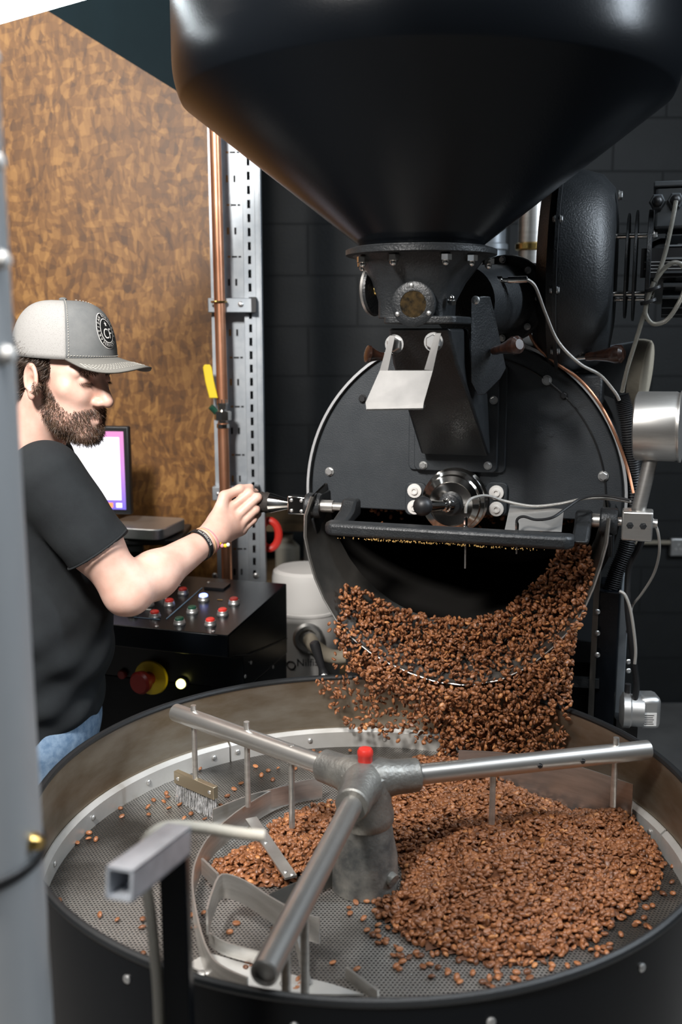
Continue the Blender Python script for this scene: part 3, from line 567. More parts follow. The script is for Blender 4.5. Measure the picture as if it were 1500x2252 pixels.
# ================================================================== cooling tray
TX, TY, TR, ZR, ZF = .043, 1.615, .56, 1.0, .837
ty = empty('cooling_tray', (TX, TY, 0)); tag(ty, 'round black cooling tray with perforated steel floor full of roasted beans', 'cooling tray')
MB().lathe((0, 0, .66), (0, 0, 1), [(TR+.006, 0), (TR+.006, ZR-.665)], 128, False, False).build('outer_wall', M['gloss'], ty)
MB().lathe((0, 0, ZF-.01), (0, 0, 1), [(TR, 0), (TR, ZR-ZF+.008)], 128, False, False).build('inner_wall', M['trayin'], ty)
MB().tube([(( TR+.003)*math.cos(2*PI*i/128), (TR+.003)*math.sin(2*PI*i/128), ZR) for i in range(128)], .0065, 8, True).build('rim', M['black'], ty)
MB().lathe((0, 0, .655), (0, 0, 1), [(TR+.002, 0), (TR+.002, .012)], 96).build('tray_bottom', M['black'], ty)
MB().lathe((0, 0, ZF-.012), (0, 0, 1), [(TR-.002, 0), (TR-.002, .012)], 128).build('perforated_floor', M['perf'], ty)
for a0, a1 in ((8, 121.5), (122, 238), (238.5, 367.5)):
    bd = MB(); rg = []
    for i in range(49):
        q = math.radians(a0+(a1-a0)*i/48); c, s2 = math.cos(q), math.sin(q); rg.append([Vector((c*r, s2*r, z)) for r, z in ((TR-.012, ZF), (TR-.012, ZF+.036), (TR-.004, ZF+.043), (TR-.001, ZF+.043), (TR-.001, ZF))])
    b = bd.loft(rg).build('floor_band', M['band'], ty)
    for q in np.arange(a0+4, a1, 18 if a0 < 300 else 22): bolt(b, ((TR-.013)*math.cos(math.radians(q)), (TR-.013)*math.sin(math.radians(q)), ZF+.02), (-math.cos(math.radians(q)), -math.sin(math.radians(q)), 0), .0055, ROUND, 'rivet')
for q in range(20, 380, 24): bolt(ty, ((TR+.006)*math.cos(math.radians(q)), (TR+.006)*math.sin(math.radians(q)), ZR-.035), (math.cos(math.radians(q)), math.sin(math.radians(q)), 0), .006, ROUND)
MB().lathe((0, 0, 0), (0, 0, 1), [(.40, 0), (.40, .04), (.30, .06), (.30, .66)], 48).build('pedestal', M['black'], ty)
def tl(px, py, z): p = WZ(px, py, z); return Vector((p.x-TX, p.y-TY, z))
gate = [tl(412, 2125, ZF+.002), tl(455, 2098, ZF+.002), tl(560, 2128, ZF+.002), tl(720, 2165, ZF+.002), tl(800, 2190, ZF+.002), tl(560, 2190, ZF+.002)]
gate = [p for p in gate]
go = MB().prism([p if p.to_2d().length < TR-.015 else (p.to_2d().normalized()*(TR-.015)).to_3d()+Vector((0, 0, ZF+.002)) for p in gate], (0, 0, .003)).build('discharge_gate', M['band'], ty, smooth=0)
for px, py in ((443, 2150), (498, 2146), (625, 2172)): bolt(go, tl(px, py-8, ZF+.005), (0, 0, 1), .007, ROUND)
MB().beam(tl(762, 2140, ZF+.01), tl(832, 2192, ZF+.01), .004, .02).build('gate_strip', M['steel'], ty)
lt = LW(L(700, 1470, 0))
lv = empty('tray_lever', WD(716, 1492, 2.24)); tag(lv, 'black grip lever standing behind the tray rim', 'lever')
lb = lv.location; l0 = WD(713, 1484, 2.24)-lb; l1 = WD(690, 1410, 2.24)-lb
MB().lathe(l0, l1-l0, [(.006, -.1), (.006, -.012), (.012, -.01), (.014, 0), (.010, .012), (.0085, .02), (.0125, (l1-l0).length-.012), (.011, (l1-l0).length-.003), (.006, (l1-l0).length)], 24).build('lever_grip', M['rubber'], lv)
bolt(lv, l0+Vector((.0, -.012, 0)), (.3, -1, 0), .007)
MB().beam(l0+Vector((.003, 0, -.02)), l0+Vector((.01, 0, -.5)), .02, .012, up=(0, 1, 0)).build('lever_post', M['black'], lv)
# ================================================================== stirrer
ZA = 1.03; HC = WZ(803, 1716, ZA)
sx = empty('stirrer', (HC.x, HC.y, ZF)); tag(sx, 'three-armed steel stirrer with cast hub, blades and brush standing in the cooling tray', 'stirrer')
def sl_(p): return Vector((p[0]-HC.x, p[1]-HC.y, p[2]-ZF))
def sz(px, py, z): return sl_(WZ(px, py, z))
za = ZA-ZF
post = MB().lathe((0, 0, 0), (0, 0, 1), [(.058, .001), (.058, .03), (.056, .06), (.050, .09), (.046, .118)], 40).build('hub_post', M['castworn'], sx)
hubm = MB().lathe((0, 0, .116), (0, 0, 1), [(.046, 0), (.050, .008), (.050, .02), (.045, .04), (.047, .065), (.042, .09), (.028, .10)], 40)
ends = {'a': sz(385, 1566, ZA), 'b': sz(1434, 1648, ZA), 'c': sz(572, 2158, ZA)}
arms = {}
for k in 'abc':
    e = ends[k]; v = Vector((e.x, e.y, 0)); d_ = v.normalized(); arms[k] = (d_, min(v.length, .535))
    hubm.lathe(Vector((0, 0, za)), d_, [(.036, .0), (.036, .03), (.030, .05), (.0285, .092), (.026, .095)], 28)
hub = hubm.build('hub', M['cast'], sx, smooth=30)
for k in 'abc': d_, l_ = arms[k]; MB().lathe(Vector((0, 0, za)), d_, [(.0175, .07), (.0175, l_-.002), (.015, l_), (.0148, l_-.01)], 28).build('arm', M['steel'], sx)
MB().lathe((0, 0, .21), (0, 0, 1), [(.022, 0), (.024, .004), (.022, .012), (.016, .014)], 28).build('cap_base', M['ivory'], sx)
MB().lathe((0, 0, .222), (0, 0, 1), [(.0125, 0), (.0125, .015), (.0135, .017), (.0135, .024), (.011, .028), (.004, .030)], 28).build('red_cap', M['red'], sx)
pn = sz(835, 1912, ZF+.04); pdv = (sz(868, 1940, ZF+.03)-pn); pn = pn-pdv*.3
MB().lathe(pn, pdv, [(.009, 0), (.009, pdv.length*.8), (.012, pdv.length*.82), (.012, pdv.length*1.25)], 16).build('drain_spigot', M['castworn'], sx)
def on_arm(k, px, py):                                               # distance along an arm nearest to a pixel on its height
    p = sz(px, py, ZA); return p.x*arms[k][0].x+p.y*arms[k][0].y
def rod(k, px, py, zlow, zhi=.028, r=.0055):
    t = on_arm(k, px, py); p = arms[k][0]*t; MB().cyl((p.x, p.y, zlow), (p.x, p.y, za+zhi), r, n=12).build('blade_rod', M['steel'], sx); return p
side = arms['a'][0].cross(Vector((0, 0, 1)))
p1 = rod('a', 428, 1580, .068); p2 = rod('a', 549, 1620, .055, .032); p3 = rod('a', 632, 1662, .05, .018)
for t in (p1, p2, p3): bolt(sx, t+Vector((0, 0, za))+side*.017, side, .005, ROUND, 'clamp_screw')
b0 = sz(372, 1672, .915); b1 = sz(458, 1718, .905); bm_ = (b0+b1)/2; bz_ = .055
b0 = Vector((p1.x, p1.y, bz_))+(b0-bm_).to_2d().to_3d(); b1 = Vector((p1.x, p1.y, bz_))+(b1-bm_).to_2d().to_3d()
bh = MB().beam(b0, b1, .012, .026).build('brush_holder', M['brass'], sx, bevel=.001); bh.data.materials[0] = mat('tarnished_steel', (.50, .42, .30), .38, .9)
br = MB()
for i in range(260):
    t = random.random(); p = b0.lerp(b1, t)+Vector((random.gauss(0, .002), random.gauss(0, .002), -.012)); q_ = Vector((p.x+random.gauss(0, .004), p.y+random.gauss(0, .004), .002)); br.cyl(p, q_, .0007, .0005, 3)
o = br.build('bristle', mat('grey_bristle', (.10, .10, .10), .4, c2=(.5, .5, .5), scale=80), sx, fix=False); o['kind'] = 'stuff'
sd_ = (b1-b0).normalized().cross(Vector((0, 0, 1)))
for t in (.1, .9):
    pp = b0.lerp(b1, t); nn = sd_ if sd_.y < 0 else -sd_; bolt(sx, pp+nn*.006, nn, .004, ROUND, 'holder_screw')
def blade(pxs, ztop, h, name='blade', m='steel', th=.0025, k=6):
    pts = smooth_path([sz(x, y, ztop) for x, y in pxs], k); lim = TR-.02
    out = []
    for p in pts:
        wv = Vector((p.x+HC.x-TX, p.y+HC.y-TY)); 
        if wv.length > lim: wv = wv.normalized()*lim
        out.append(Vector((wv.x+TX-HC.x, wv.y+TY-HC.y)))
    return MB().strip(out, ztop-ZF-h, ztop-ZF, th).build(name, M[m], sx)
blade([(468, 1780), (550, 1748), (640, 1725)], .893, .04)
blade([(708, 1709), (620, 1728), (545, 1768), (495, 1805), (455, 1845), (431, 1891), (423, 1935), (428, 1985), (441, 2045), (460, 2095), (490, 2125), (545, 2150)], .89, .045, th=.003)
blade([(455, 2000), (466, 1962), (488, 1922), (540, 1937), (593, 1971), (647, 2000), (703, 2019)], .925, .042, th=.003, k=4)
blade([(742, 1905), (690, 1925), (640, 1945), (593, 1966)], .876, .034, m='chutesteel')
blade([(460, 2050), (497, 2072), (580, 2094)], .87, .022)
fb0 = sz(552, 1800, .885); fb1 = sz(640, 1930, .87); fbm = MB().beam(fb0, fb1, .022, .004).build('tie_bar', M['steel'], sx)
for t in (.45, .93, .97): bolt(fbm, fb0.lerp(fb1, t)+Vector((.004*(1 if t > .95 else -1), 0, .002)), (0, 0, 1), .004, ROUND, 'rivet')
tb0 = sz(445, 1905, .885); tb1 = sz(480, 1940, .885); MB().beam(tb0, tb1, .004, .03).build('bracket_tab', M['steel'], sx)
for px, py in ((650, 2010), (600, 2090)):
    t = on_arm('c', px, py); p = arms['c'][0]*t; MB().cyl((p.x+.012, p.y, .02), (p.x+.012, p.y, za), .006, n=12).build('blade_rod', M['steel'], sx)
r0 = sz(650, 2050, .90); r1 = sz(678, 2165, ZF+.004); MB().beam(r0, r1, .006, .016).build('blade_edge', M['steel'], sx)
sc_ = [sz(1008, 1662, .925), sz(1110, 1668, .925), sz(1250, 1692, .925), sz(1392, 1738, .925)]
pb4 = rod('b', 1352, 1655, .09, .03)
rb = MB().strip([(p.x, p.y) for p in smooth_path(sc_, 5)], .005, .100, .0025).build('wide_blade', M['steel'], sx)
pb5 = rod('b', 1080, 1680, .085, .0)
bolt(sx, arms['b'][0]*on_arm('b', 1180, 1672)+Vector((0, -.017, za)), (0, -1, 0), .004, HEXD, 'clamp_screw'); bolt(sx, arms['b'][0]*on_arm('b', 1275, 1664)+Vector((0, -.017, za)), (0, -1, 0), .004, HEXD, 'clamp_screw')
# ================================================================== coffee beans
def bean_proto(ns, nr):
    vs = [(-1, 0, 0)]; 
    for j in range(1, nr+1):
        t = PI*j/(nr+1)
        for i in range(ns):
            q = 2*PI*i/ns+PI/2; y = math.sin(t)*math.cos(q); z = math.sin(t)*math.sin(q)
            if z < 0: z *= .45
            if i == ns//2: z += .30*math.sin(t)                         # crease along the flat side
            vs.append((-math.cos(t), y*.74, z*.62))
    vs.append((1, 0, 0)); fs = []
    for i in range(ns):
        j = (i+1) % ns; fs.append((0, 1+j, 1+i)); fs.append((len(vs)-1, 1+(nr-1)*ns+i, 1+(nr-1)*ns+j))
        for k in range(nr-1): fs.append((1+k*ns+i, 1+k*ns+j, 1+(k+1)*ns+j, 1+(k+1)*ns+i))
    return np.array(vs), fs
def rand_rot(n, flat=0.0):
    q = rng.normal(size=(n, 4)); q /= np.linalg.norm(q, axis=1)[:, None]; a, b, c, d = q.T
    Rm = np.stack([np.stack([1-2*(c*c+d*d), 2*(b*c-a*d), 2*(b*d+a*c)], -1), np.stack([2*(b*c+a*d), 1-2*(b*b+d*d), 2*(c*d-a*b)], -1), np.stack([2*(b*d-a*c), 2*(c*d+a*b), 1-2*(b*b+c*c)], -1)], 1)
    return Rm
def flat_rot(n):                                                     # lying with crease up or down, slightly tipped
    R0 = np.zeros((n, 3, 3))
    for i in range(n):
        m_ = Matrix.Rotation(rng.uniform(0, 2*PI), 3, 'Z') @ Matrix.Rotation((PI if rng.random() < .42 else 0)+rng.normal(0, .45), 3, 'X') @ Matrix.Rotation(rng.normal(0, .3), 3, 'Y'); R0[i] = np.array(m_)
    return R0
def bean_mass(name, pos, rot, size, tone, extra=None):
    V, Fs = bean_proto(8, 4); n = len(pos); nv = len(V)
    A = np.einsum('nij,vj->nvi', rot, V)*size[:, None, None] + pos[:, None, :]
    allv = A.reshape(-1, 3); loops = []; lens = []
    fl_ = np.concatenate([np.array(f) for f in Fs]); ln_ = np.array([len(f) for f in Fs])
    LI = (fl_[None, :] + (np.arange(n)*nv)[:, None]).ravel(); LN = np.tile(ln_, n); tn = np.repeat(tone, len(Fs))
    if extra:
        ev, ef = extra; off = len(allv); allv = np.concatenate([allv, np.array(ev)]); LI = np.concatenate([LI, np.concatenate([np.array(f)+off for f in ef])]); LN = np.concatenate([LN, [len(f) for f in ef]]); tn = np.concatenate([tn, np.full(len(ef), .12)])
    me = bpy.data.meshes.new(name); me.vertices.add(len(allv)); me.vertices.foreach_set('co', allv.ravel().astype(np.float32))
    me.loops.add(len(LI)); me.loops.foreach_set('vertex_index', LI.astype(np.int32)); me.polygons.add(len(LN))
    me.polygons.foreach_set('loop_start', np.concatenate([[0], np.cumsum(LN)[:-1]]).astype(np.int32))
    me.update(calc_edges=True); me.polygons.foreach_set('use_smooth', np.ones(len(LN), bool))
    at = me.attributes.new('tone', 'FLOAT', 'FACE'); at.data.foreach_set('value', tn.astype(np.float32)); me.materials.append(M['beanmass']); me.validate()
    o = bpy.data.objects.new(name, me); COL.objects.link(o); o['kind'] = 'stuff'; return o
def inpoly(x, y, P):
    c = np.zeros(len(x), bool); n = len(P); j = n-1
    for i in range(n):
        xi, yi = P[i]; xj, yj = P[j]; cond = ((yi > y) != (yj > y)); c ^= cond & (x < (xj-xi)*(y-yi)/(yj-yi+1e-12)+xi); j = i
    return c
def edge_d(x, y, P):
    d_ = np.full(len(x), 9.0); n = len(P)
    for i in range(n):
        a = np.array(P[i]); b = np.array(P[(i+1) % n]); ab = b-a; t = np.clip(((x-a[0])*ab[0]+(y-a[1])*ab[1])/(ab@ab), 0, 1); d_ = np.minimum(d_, np.hypot(x-a[0]-t*ab[0], y-a[1]-t*ab[1]))
    return d_
zf = ZF+.004
big = [(868, 1965), (812, 1990), (850, 2038), (925, 2086), (1010, 2112), (1110, 2130), (1225, 2105), (1310, 2070), (1390, 2010), (1452, 1935), (1468, 1880), (1432, 1812), (1400, 1782)]
P1 = [tuple(WZ(x, y, zf).to_2d()) for x, y in big]
P1 += [(.455, 1.84), (.40, 1.93), (.33, 2.03), (.27, 2.08), (.17, 2.10), (.12, 2.02), (.075, 1.85), (.10, 1.70), (.105, 1.60)]
lef = [(742, 1760), (660, 1780), (590, 1815), (575, 1850), (520, 1870), (470, 1895), (455, 1935), (500, 1955), (560, 1950), (640, 1955), (672, 1925), (745, 1895)]
P2 = [tuple(WZ(x, y, zf).to_2d()) for x, y in lef]
def wob(x, y): return .006*np.sin(x*37+y*11)+.005*np.sin(y*53-x*19)+.003*np.sin(x*91+1)
def height(x, y, P, hmax, sl0): d_ = edge_d(x, y, P)*inpoly(x, y, P); return np.clip(hmax*(1-np.exp(-d_*sl0/hmax)), 0, hmax)+wob(x, y)*np.clip(d_/.08, 0, 1)
POS = []; ext_v = []; ext_f = []
for P, hm, s0, dens in ((P1, .066, .55, 1.0), (P2, .026, .5, .8)):
    xs = [p[0] for p in P]; ys = [p[1] for p in P]; A_ = (max(xs)-min(xs))*(max(ys)-min(ys)); N = int(A_*dens*33000)
    x = rng.uniform(min(xs), max(xs), N); y = rng.uniform(min(ys), max(ys), N); k = inpoly(x, y, P) & (np.hypot(x-TX, y-TY) < TR-.022) & (np.hypot(x-HC.x, y-HC.y) > .064)
    x = x[k]; y = y[k]; d_ = edge_d(x, y, P); k = (d_ > .012) | (rng.random(len(x)) < .45); x = x[k]; y = y[k]
    z = zf + height(x, y, P, hm, s0) + rng.uniform(-.005, .004, len(x)); z = np.maximum(z, zf); POS.append(np.stack([x, y, z], 1))
    st_ = .012; gx = np.arange(min(xs), max(xs), st_); gy_ = np.arange(min(ys), max(ys), st_); GX, GY = np.meshgrid(gx, gy_, indexing='ij'); fx = GX.ravel(); fy = GY.ravel()
    ok = inpoly(fx, fy, P) & (np.hypot(fx-TX, fy-TY) < TR-.02); hz = zf-.006+height(fx, fy, P, hm, s0); base = len(ext_v); ext_v += list(np.stack([fx, fy, np.maximum(hz, ZF+.0005)], 1)); ny_ = len(gy_)
    for i in range(len(gx)-1):
        for j in range(ny_-1):
            q = [i*ny_+j, (i+1)*ny_+j, (i+1)*ny_+j+1, i*ny_+j+1]
            if ok[q].all(): ext_f.append([base+t for t in q])
HEAP = np.concatenate(POS)
# stray beans around the heap and over the tray
stray = []
def stray_at(px, py): p = WZ(px, py, zf); stray.append((p.x, p.y, zf+.0005))
for px, py in ((196,1832),(170,1853),(195,1845),(211,1846),(250,1762),(265,1778),(268,1795),(326,1775),(338,1760),(327,1792),(366,1745),(369,1752),(360,1763),(392,1752),(395,1768),(372,1778),(405,1800),(420,1790),(435,1775),(131,1980),(258,2023),(314,2022),(220,2012),(313,2040),(207,2050),(268,2102),(315,2097),(405,1840),(420,2012),(415,2040),(408,1905),(412,1985),(500,1750),(515,1735),(530,1722),(545,1700),(575,1705),(590,1695),(600,1715),(612,1690),(640,1700),(660,1665),(690,1650),(655,1640),(705,1655),(735,1665),(760,1665),(770,1650),(485,1770),(505,1785),(455,1765),(430,1810),(450,1800),(470,1795),(440,1690),(650,1690),(562,1685),
    (930,2125),(1005,2150),(1012,2160),(1040,2140),(1062,2160),(1075,2165),(985,2140),(1130,2150),(1160,2138),(1165,2150),(1325,2110),(1340,2085),(1365,2095),(1402,2030),(1395,1985),(1435,1992),(1460,1965),(1478,1940),(1480,1905),(1470,1850),(1462,1835),(1490,1850),(1480,1965),(1430,2040),(1370,2125),(900,2105),(915,2095),(865,2100),(878,2102),(785,2132),(945,2122),(800,2020),(770,2008),(545,2115),(552,2122),(540,2128),(560,2108),(655,2155),(662,2165),(668,2150),(650,2172),(448,2008),(520,2030),(505,2050),(600,2045)): stray_at(px, py)
for _ in range(150):
    i = rng.integers(len(P1)-8); a = np.array(P1[i]); s3 = rng.gamma(1.2, .016); c_ = np.array([.33, 1.72]); v = a-c_; v /= np.linalg.norm(v); p = a+v*s3+rng.normal(0, .02, 2)
    if np.hypot(p[0]-TX, p[1]-TY) < TR-.03: stray.append((p[0], p[1], zf))
stray = np.array(stray)
ALLB = np.concatenate([stray, HEAP]); nB = len(ALLB)
rot = flat_rot(nB); loose = rng.random(nB) < .45; rot[loose] = rand_rot(int(loose.sum())); rot[:len(stray)] = flat_rot(len(stray))
size = rng.uniform(.0056, .0070, nB); tone = np.clip(rng.normal(.52, .2, nB), 0, 1)
dcam = np.linalg.norm(ALLB-np.array(CAM), axis=1); dcam[:len(stray)] -= .25
top = (ALLB[:, 2] > zf+height(ALLB[:, 0], ALLB[:, 1], P1, .066, .55)-.001) | (np.arange(nB) < len(stray))
prj = np.array([proj(p) for p in ALLB]); inv = (prj[:, 0] > 5) & (prj[:, 0] < 1495) & (prj[:, 1] < 2245) & top
idx = np.argsort(np.where(inv, dcam, 99))[:300]; sel = np.zeros(nB, bool); sel[idx] = True
V_, F_ = bean_proto(10, 5); bme = bpy.data.meshes.new('coffee_bean'); bme.from_pydata([tuple(v) for v in V_], [], F_); bme.materials.append(M['bean']); bme.polygons.foreach_set('use_smooth', [True]*len(bme.polygons))
for i in idx:
    o = bpy.data.objects.new('coffee_bean', bme); COL.objects.link(o); m4 = (Matrix(rot[i].tolist())*size[i]).to_4x4(); m4.translation = Vector(ALLB[i]); o.matrix_world = m4
    tag(o, 'single roasted brown coffee bean lying on the perforated tray floor or heap edge', 'coffee bean', 'nearest coffee beans in the tray')
hp_ = bean_mass('coffee_beans', ALLB[~sel], rot[~sel], size[~sel], tone[~sel], (ext_v, ext_f)); tag(hp_, 'heap of roasted brown coffee beans spread over the cooling tray', 'coffee beans')
# beans pouring out of the drum: they run down the trough, leave its lip and drop to the heap
region = [(752, 1282), (800, 1296), (880, 1338), (945, 1352), (1040, 1362), (1110, 1340), (1150, 1300), (1195, 1262), (1235, 1200), (1262, 1180), (1300, 1205), (1308, 1260), (1292, 1335), (1268, 1400), (1258, 1480), (1262, 1560), (1250, 1668), (960, 1672), (968, 1610), (925, 1560), (860, 1520), (790, 1490), (752, 1440), (735, 1370)]
cloud = [(620, 1395), (735, 1350), (800, 1480), (960, 1550), (965, 1660), (760, 1600), (700, 1520), (690, 1470)]
def trough_z(x):                                                     # inner surface height of trough lip at local x
    us = sorted([(u.x, u.z) for u in U]); return np.interp(x, [u[0] for u in us], [u[1] for u in us])
FP = []
N = 60000
lx = rng.uniform(-.34, .34, N); lz = rng.uniform(.86, 1.36, N); ly = np.zeros(N)
lipz = trough_z(lx)
for i in range(N):
    if lz[i] > lipz[i]+.004:
        t = min(max((lz[i]-lipz[i])/.22, 0), 1); ly[i] = -.165+.15*t+rng.uniform(-.015, .06)*(1-.4*t)
    else: ly[i] = -.165-.05*math.sqrt(max(lipz[i]-lz[i], 0))+rng.uniform(-.045, .035)
WPx = RO.x+EX.x*lx+EY.x*ly; WPy = RO.y+EX.y*lx+EY.y*ly
pp = np.stack([WPx, WPy, lz], 1); dv = pp-np.array(CAM); dep = dv@np.array(FW); qx = 750+F*dv[:, 0]/dep; qy = 1126-F*(dv@np.array(UP))/dep
k = inpoly(qx, qy, region) & (np.hypot(WPx-TX, WPy-TY) < TR-.012) | (inpoly(qx, qy, region) & (lz > ZR+.02))
k &= lz > zf+.02
cand = np.where(k)[0]; ed = edge_d(qx[cand], qy[cand], region); cand = cand[(rng.random(len(cand)) < np.clip(.12+ed/70, 0, 1))][:8200]
k2 = inpoly(qx, qy, cloud) & (lz > ZR+.015) ; c2_ = np.where(k2)[0]; wgt = np.clip((qx[c2_]-705)/200, .015, 1); c2_ = c2_[rng.random(len(c2_)) < wgt*.13]
k3 = inpoly(qx, qy, cloud) & (lz <= ZR+.015) & (lz > ZF+.05) & (np.hypot(WPx-TX, WPy-TY) < TR-.015); c3 = np.where(k3)[0]; c3 = c3[rng.random(len(c3)) < .07]
cand = np.concatenate([cand, c2_, c3]); FP = pp[cand]
nb2 = 420; bx_ = rng.uniform(-.25, .25, nb2); by_ = rng.uniform(.04, .25, nb2); bz2 = AX-.03-rng.gamma(1.5, .012, nb2); back = np.stack([RO.x+EX.x*bx_+EY.x*by_, RO.y+EX.y*bx_+EY.y*by_, bz2], 1)
FP = np.concatenate([FP, back]); nF = len(FP)
fo = bean_mass('falling_coffee_beans', FP, rand_rot(nF), rng.uniform(.0054, .0070, nF), np.clip(rng.normal(.52, .22, nF), 0, 1)); tag(fo, 'stream of roasted coffee beans pouring from the drum into the tray', 'coffee beans')
# ================================================================== slotted upright, copper gas pipe
YS = 3.05
def sp_(px, py): return WD(px, py, YS)
xl = sp_(468, 800).x; xr2 = sp_(578, 800).x
up_ = empty('slotted_upright', ((xl+xr2)/2, YS, 0)); tag(up_, 'galvanised slotted steel upright behind the copper pipe', 'steel upright')
hw = (xr2-xl)/2
def slotted(x0, x1, y, zs, name, slot_w=.009, slot_h=.024, pitch=.04, zoff=0):  # flange with real slots
    b = MB(); cx = (x0+x1)/2; z = zoff
    b.box(((x0+cx-slot_w/2)/2, y, 1.7), (cx-slot_w/2-x0, .003, 3.4)); b.box(((cx+slot_w/2+x1)/2, y, 1.7), (x1-cx-slot_w/2, .003, 3.4))
    zz = 0.0
    while zz < 3.38: b.box((cx, y, zz+(pitch-slot_h)/2), (slot_w, .003, pitch-slot_h)); zz += pitch
    return b.build(name, M['galv'], up_, smooth=0)
slotted(-hw, -hw+.034, 0, 3.4, 'front_flange'); slotted(hw-.052, hw-.018, 0, 3.4, 'front_flange')
wbk = MB(); wbk.box((-.01, .04, 1.7), (2*hw-.05, .003, 3.4)); wbk.box((-hw+.034, .02, 1.7), (.003, .04, 3.4)); wbk.box((hw-.052, .02, 1.7), (.003, .04, 3.4)); wbk.box((hw-.010, .004, 1.7), (.016, .012, 3.4)); wbk.box((hw-.002, .02, 1.7), (.004, .05, 3.4))
wbk.build('channel_web', M['galv'], up_, bevel=.001)
M['slot'] = mat('slot_shadow_gap', (.012, .012, .012), .8); M['rust'] = mat('rusty_slot_edge', (.36, .17, .04), .8)
for i in range(40):
    z = .35+.075*i
    if i % 2: 
        for dx, m in ((-.022, 'rust' if i % 3 else 'slot'), (.0, 'slot')): MB().box((dx-.004, .0382, z), (.006, .002, .02)).build('web_slot', M[m], up_, smooth=0)
    else:
        for dx, w_, m in ((-.024, .008, 'rust'), (-.008, .016, 'slot'), (.008, .008, 'slot')): MB().box((dx, .0382, z), (w_, .002, .005)).build('web_slot', M[m], up_, smooth=0)
cl_x = (sp_(497, 900).x-(xl+xr2)/2)
for py, w2 in ((672, 1), (1082, 1)):
    z = sp_(500, py).z; c = MB().box((-.012, -.018, z), (2*hw-.012, .034, .042)).build('pipe_bracket', M['galv'], up_, bevel=.002)
    bolt(c, (-hw+.012, -.036, z), (0, -1, 0), .006, ROUND); bolt(c, (hw-.06, -.036, z+.003), (0, -1, 0), .008, ROUND); MB().box((hw-.022, -.02, z+.002), (.014, .036, .044)).build('end_cap', M['rubber'], c)
for px in (473, 563): bolt(up_, (sp_(px, 1265).x-(xl+xr2)/2, -.004, sp_(px, 1265).z), (0, -1, 0), .009, ROUND)
pipe = empty('copper_pipe', (sp_(489, 800).x, YS-.052, 0)); tag(pipe, 'vertical copper gas pipe with a yellow lever valve', 'pipe')
rP = .0165; zv = sp_(490, 905).z
MB().cyl((.004, 0, zv+.03), (-.008, 0, 3.4), rP).build('pipe_run', M['copper'], pipe); MB().cyl((.014, 0, .02), (.004, 0, zv-.03), rP).build('pipe_run', M['copper'], pipe)
vb = MB().lathe((.004, 0, zv-.045), (0, 0, 1), [(.019, 0), (.019, .012), (.014, .014), (.014, .02), (.026, .024), (.026, .05), (.014, .055), (.014, .066), (.017, .068), (.017, .086)], 8).build('ball_valve', M['chrome'], pipe, smooth=20)
MB().cyl((-.004, 0, zv-.01), (-.03, -.012, zv+.02), .009).build('valve_stem', M['green'], vb)
yl0 = sp_(482, 872).z; yl1 = sp_(473, 800).z
MB().loft([[Vector((-.024+dx*.5-.012*(t), -.022, z))+Vector((ox, oy, 0)) for ox, oy in ((-.013, -.003), (.013, -.003), (.013, .003), (-.013, .003))] for t, z, dx in ((0, yl0, .01), (.5, (yl0+yl1)/2, -.0), (1, yl1-.008, -.0))]+[[Vector((-.036, -.022, yl1))+Vector((ox, oy, 0)) for ox, oy in ((-.008, -.003), (.008, -.003), (.008, .003), (-.008, .003))]]).build('valve_lever', M['yellow'], pipe, bevel=.002)
for py in (668,): MB().tube([((.022)*math.cos(2*PI*i/20), (.022)*math.sin(2*PI*i/20), sp_(490, py).z+.004) for i in range(20)], .003, 6, True).build('pipe_clip', M['brass'], pipe)
# red hose loop hanging behind upright
rh = WD(592, 1158, 3.25); o = MB().tube([Vector((xr2+.008, 3.118, rh.z))+Vector((.03*math.cos(2*PI*i/24), .0, .045*math.sin(2*PI*i/24)+.0)) for i in range(24)], .013, 10, True).build('red_hose_coil', M['red']); tag(o, 'coil of red hose hanging behind the slotted upright', 'hose')
# ================================================================== white industrial vacuum, shelf behind
vx0 = WD(588, 1300, 3.0); vx1 = WD(724, 1300, 3.0); vac = empty('industrial_vacuum', ((vx0.x+vx1.x)/2+.02, 3.1, 0)); tag(vac, 'white cylindrical industrial vacuum cleaner with hose port', 'vacuum cleaner')
rv = (vx1.x-vx0.x)/2*1.02+.01; zt_ = WD(650, 1248, 3.1).z
MB().lathe((0, 0, 0), (0, 0, 1), [(rv*.9, 0), (rv, .02), (rv, zt_-.14), (rv+.003, zt_-.138), (rv+.003, zt_-.13), (rv, zt_-.128), (rv, zt_-.03), (rv*.96, zt_-.008), (rv*.85, zt_)], 56).build('canister', M['white'], vac, smooth=30)
zl = WD(660, 1413, 2.95).z
MB().lathe((.01, -rv+.012, zl), (0, -1, .1), [(.048, 0), (.048, .02), (.040, .028), (.03, .028), (.028, .012)], 32).build('hose_port', M['aluminium'], vac)
MB().tube(smooth_path([(.015, -rv-.01, zl), (.04, -rv-.07, zl-.01), (.09, -rv-.09, zl-.03), (.17, -rv-.07, zl-.028), (.26, -rv-.02, zl-.02)]), .022, 14).build('suction_hose', M['gasket'], vac)
def vtext(body, size, px, py):
    p = WD(px, py, 3.1-rv); x0 = p.x-vac.location.x; z0 = p.z
    def fn(c): a = (x0+c.x)/rv; a = max(min(a, 1.4), -1.4); return Vector(((rv+.001+c.z)*math.sin(a), -(rv+.001+c.z)*math.cos(a), z0+c.y))
    return text(body, size, 'lettering', M['rubber'], vac, None, fn=fn)
vtext('Nilfisk', .034, 682, 1458)
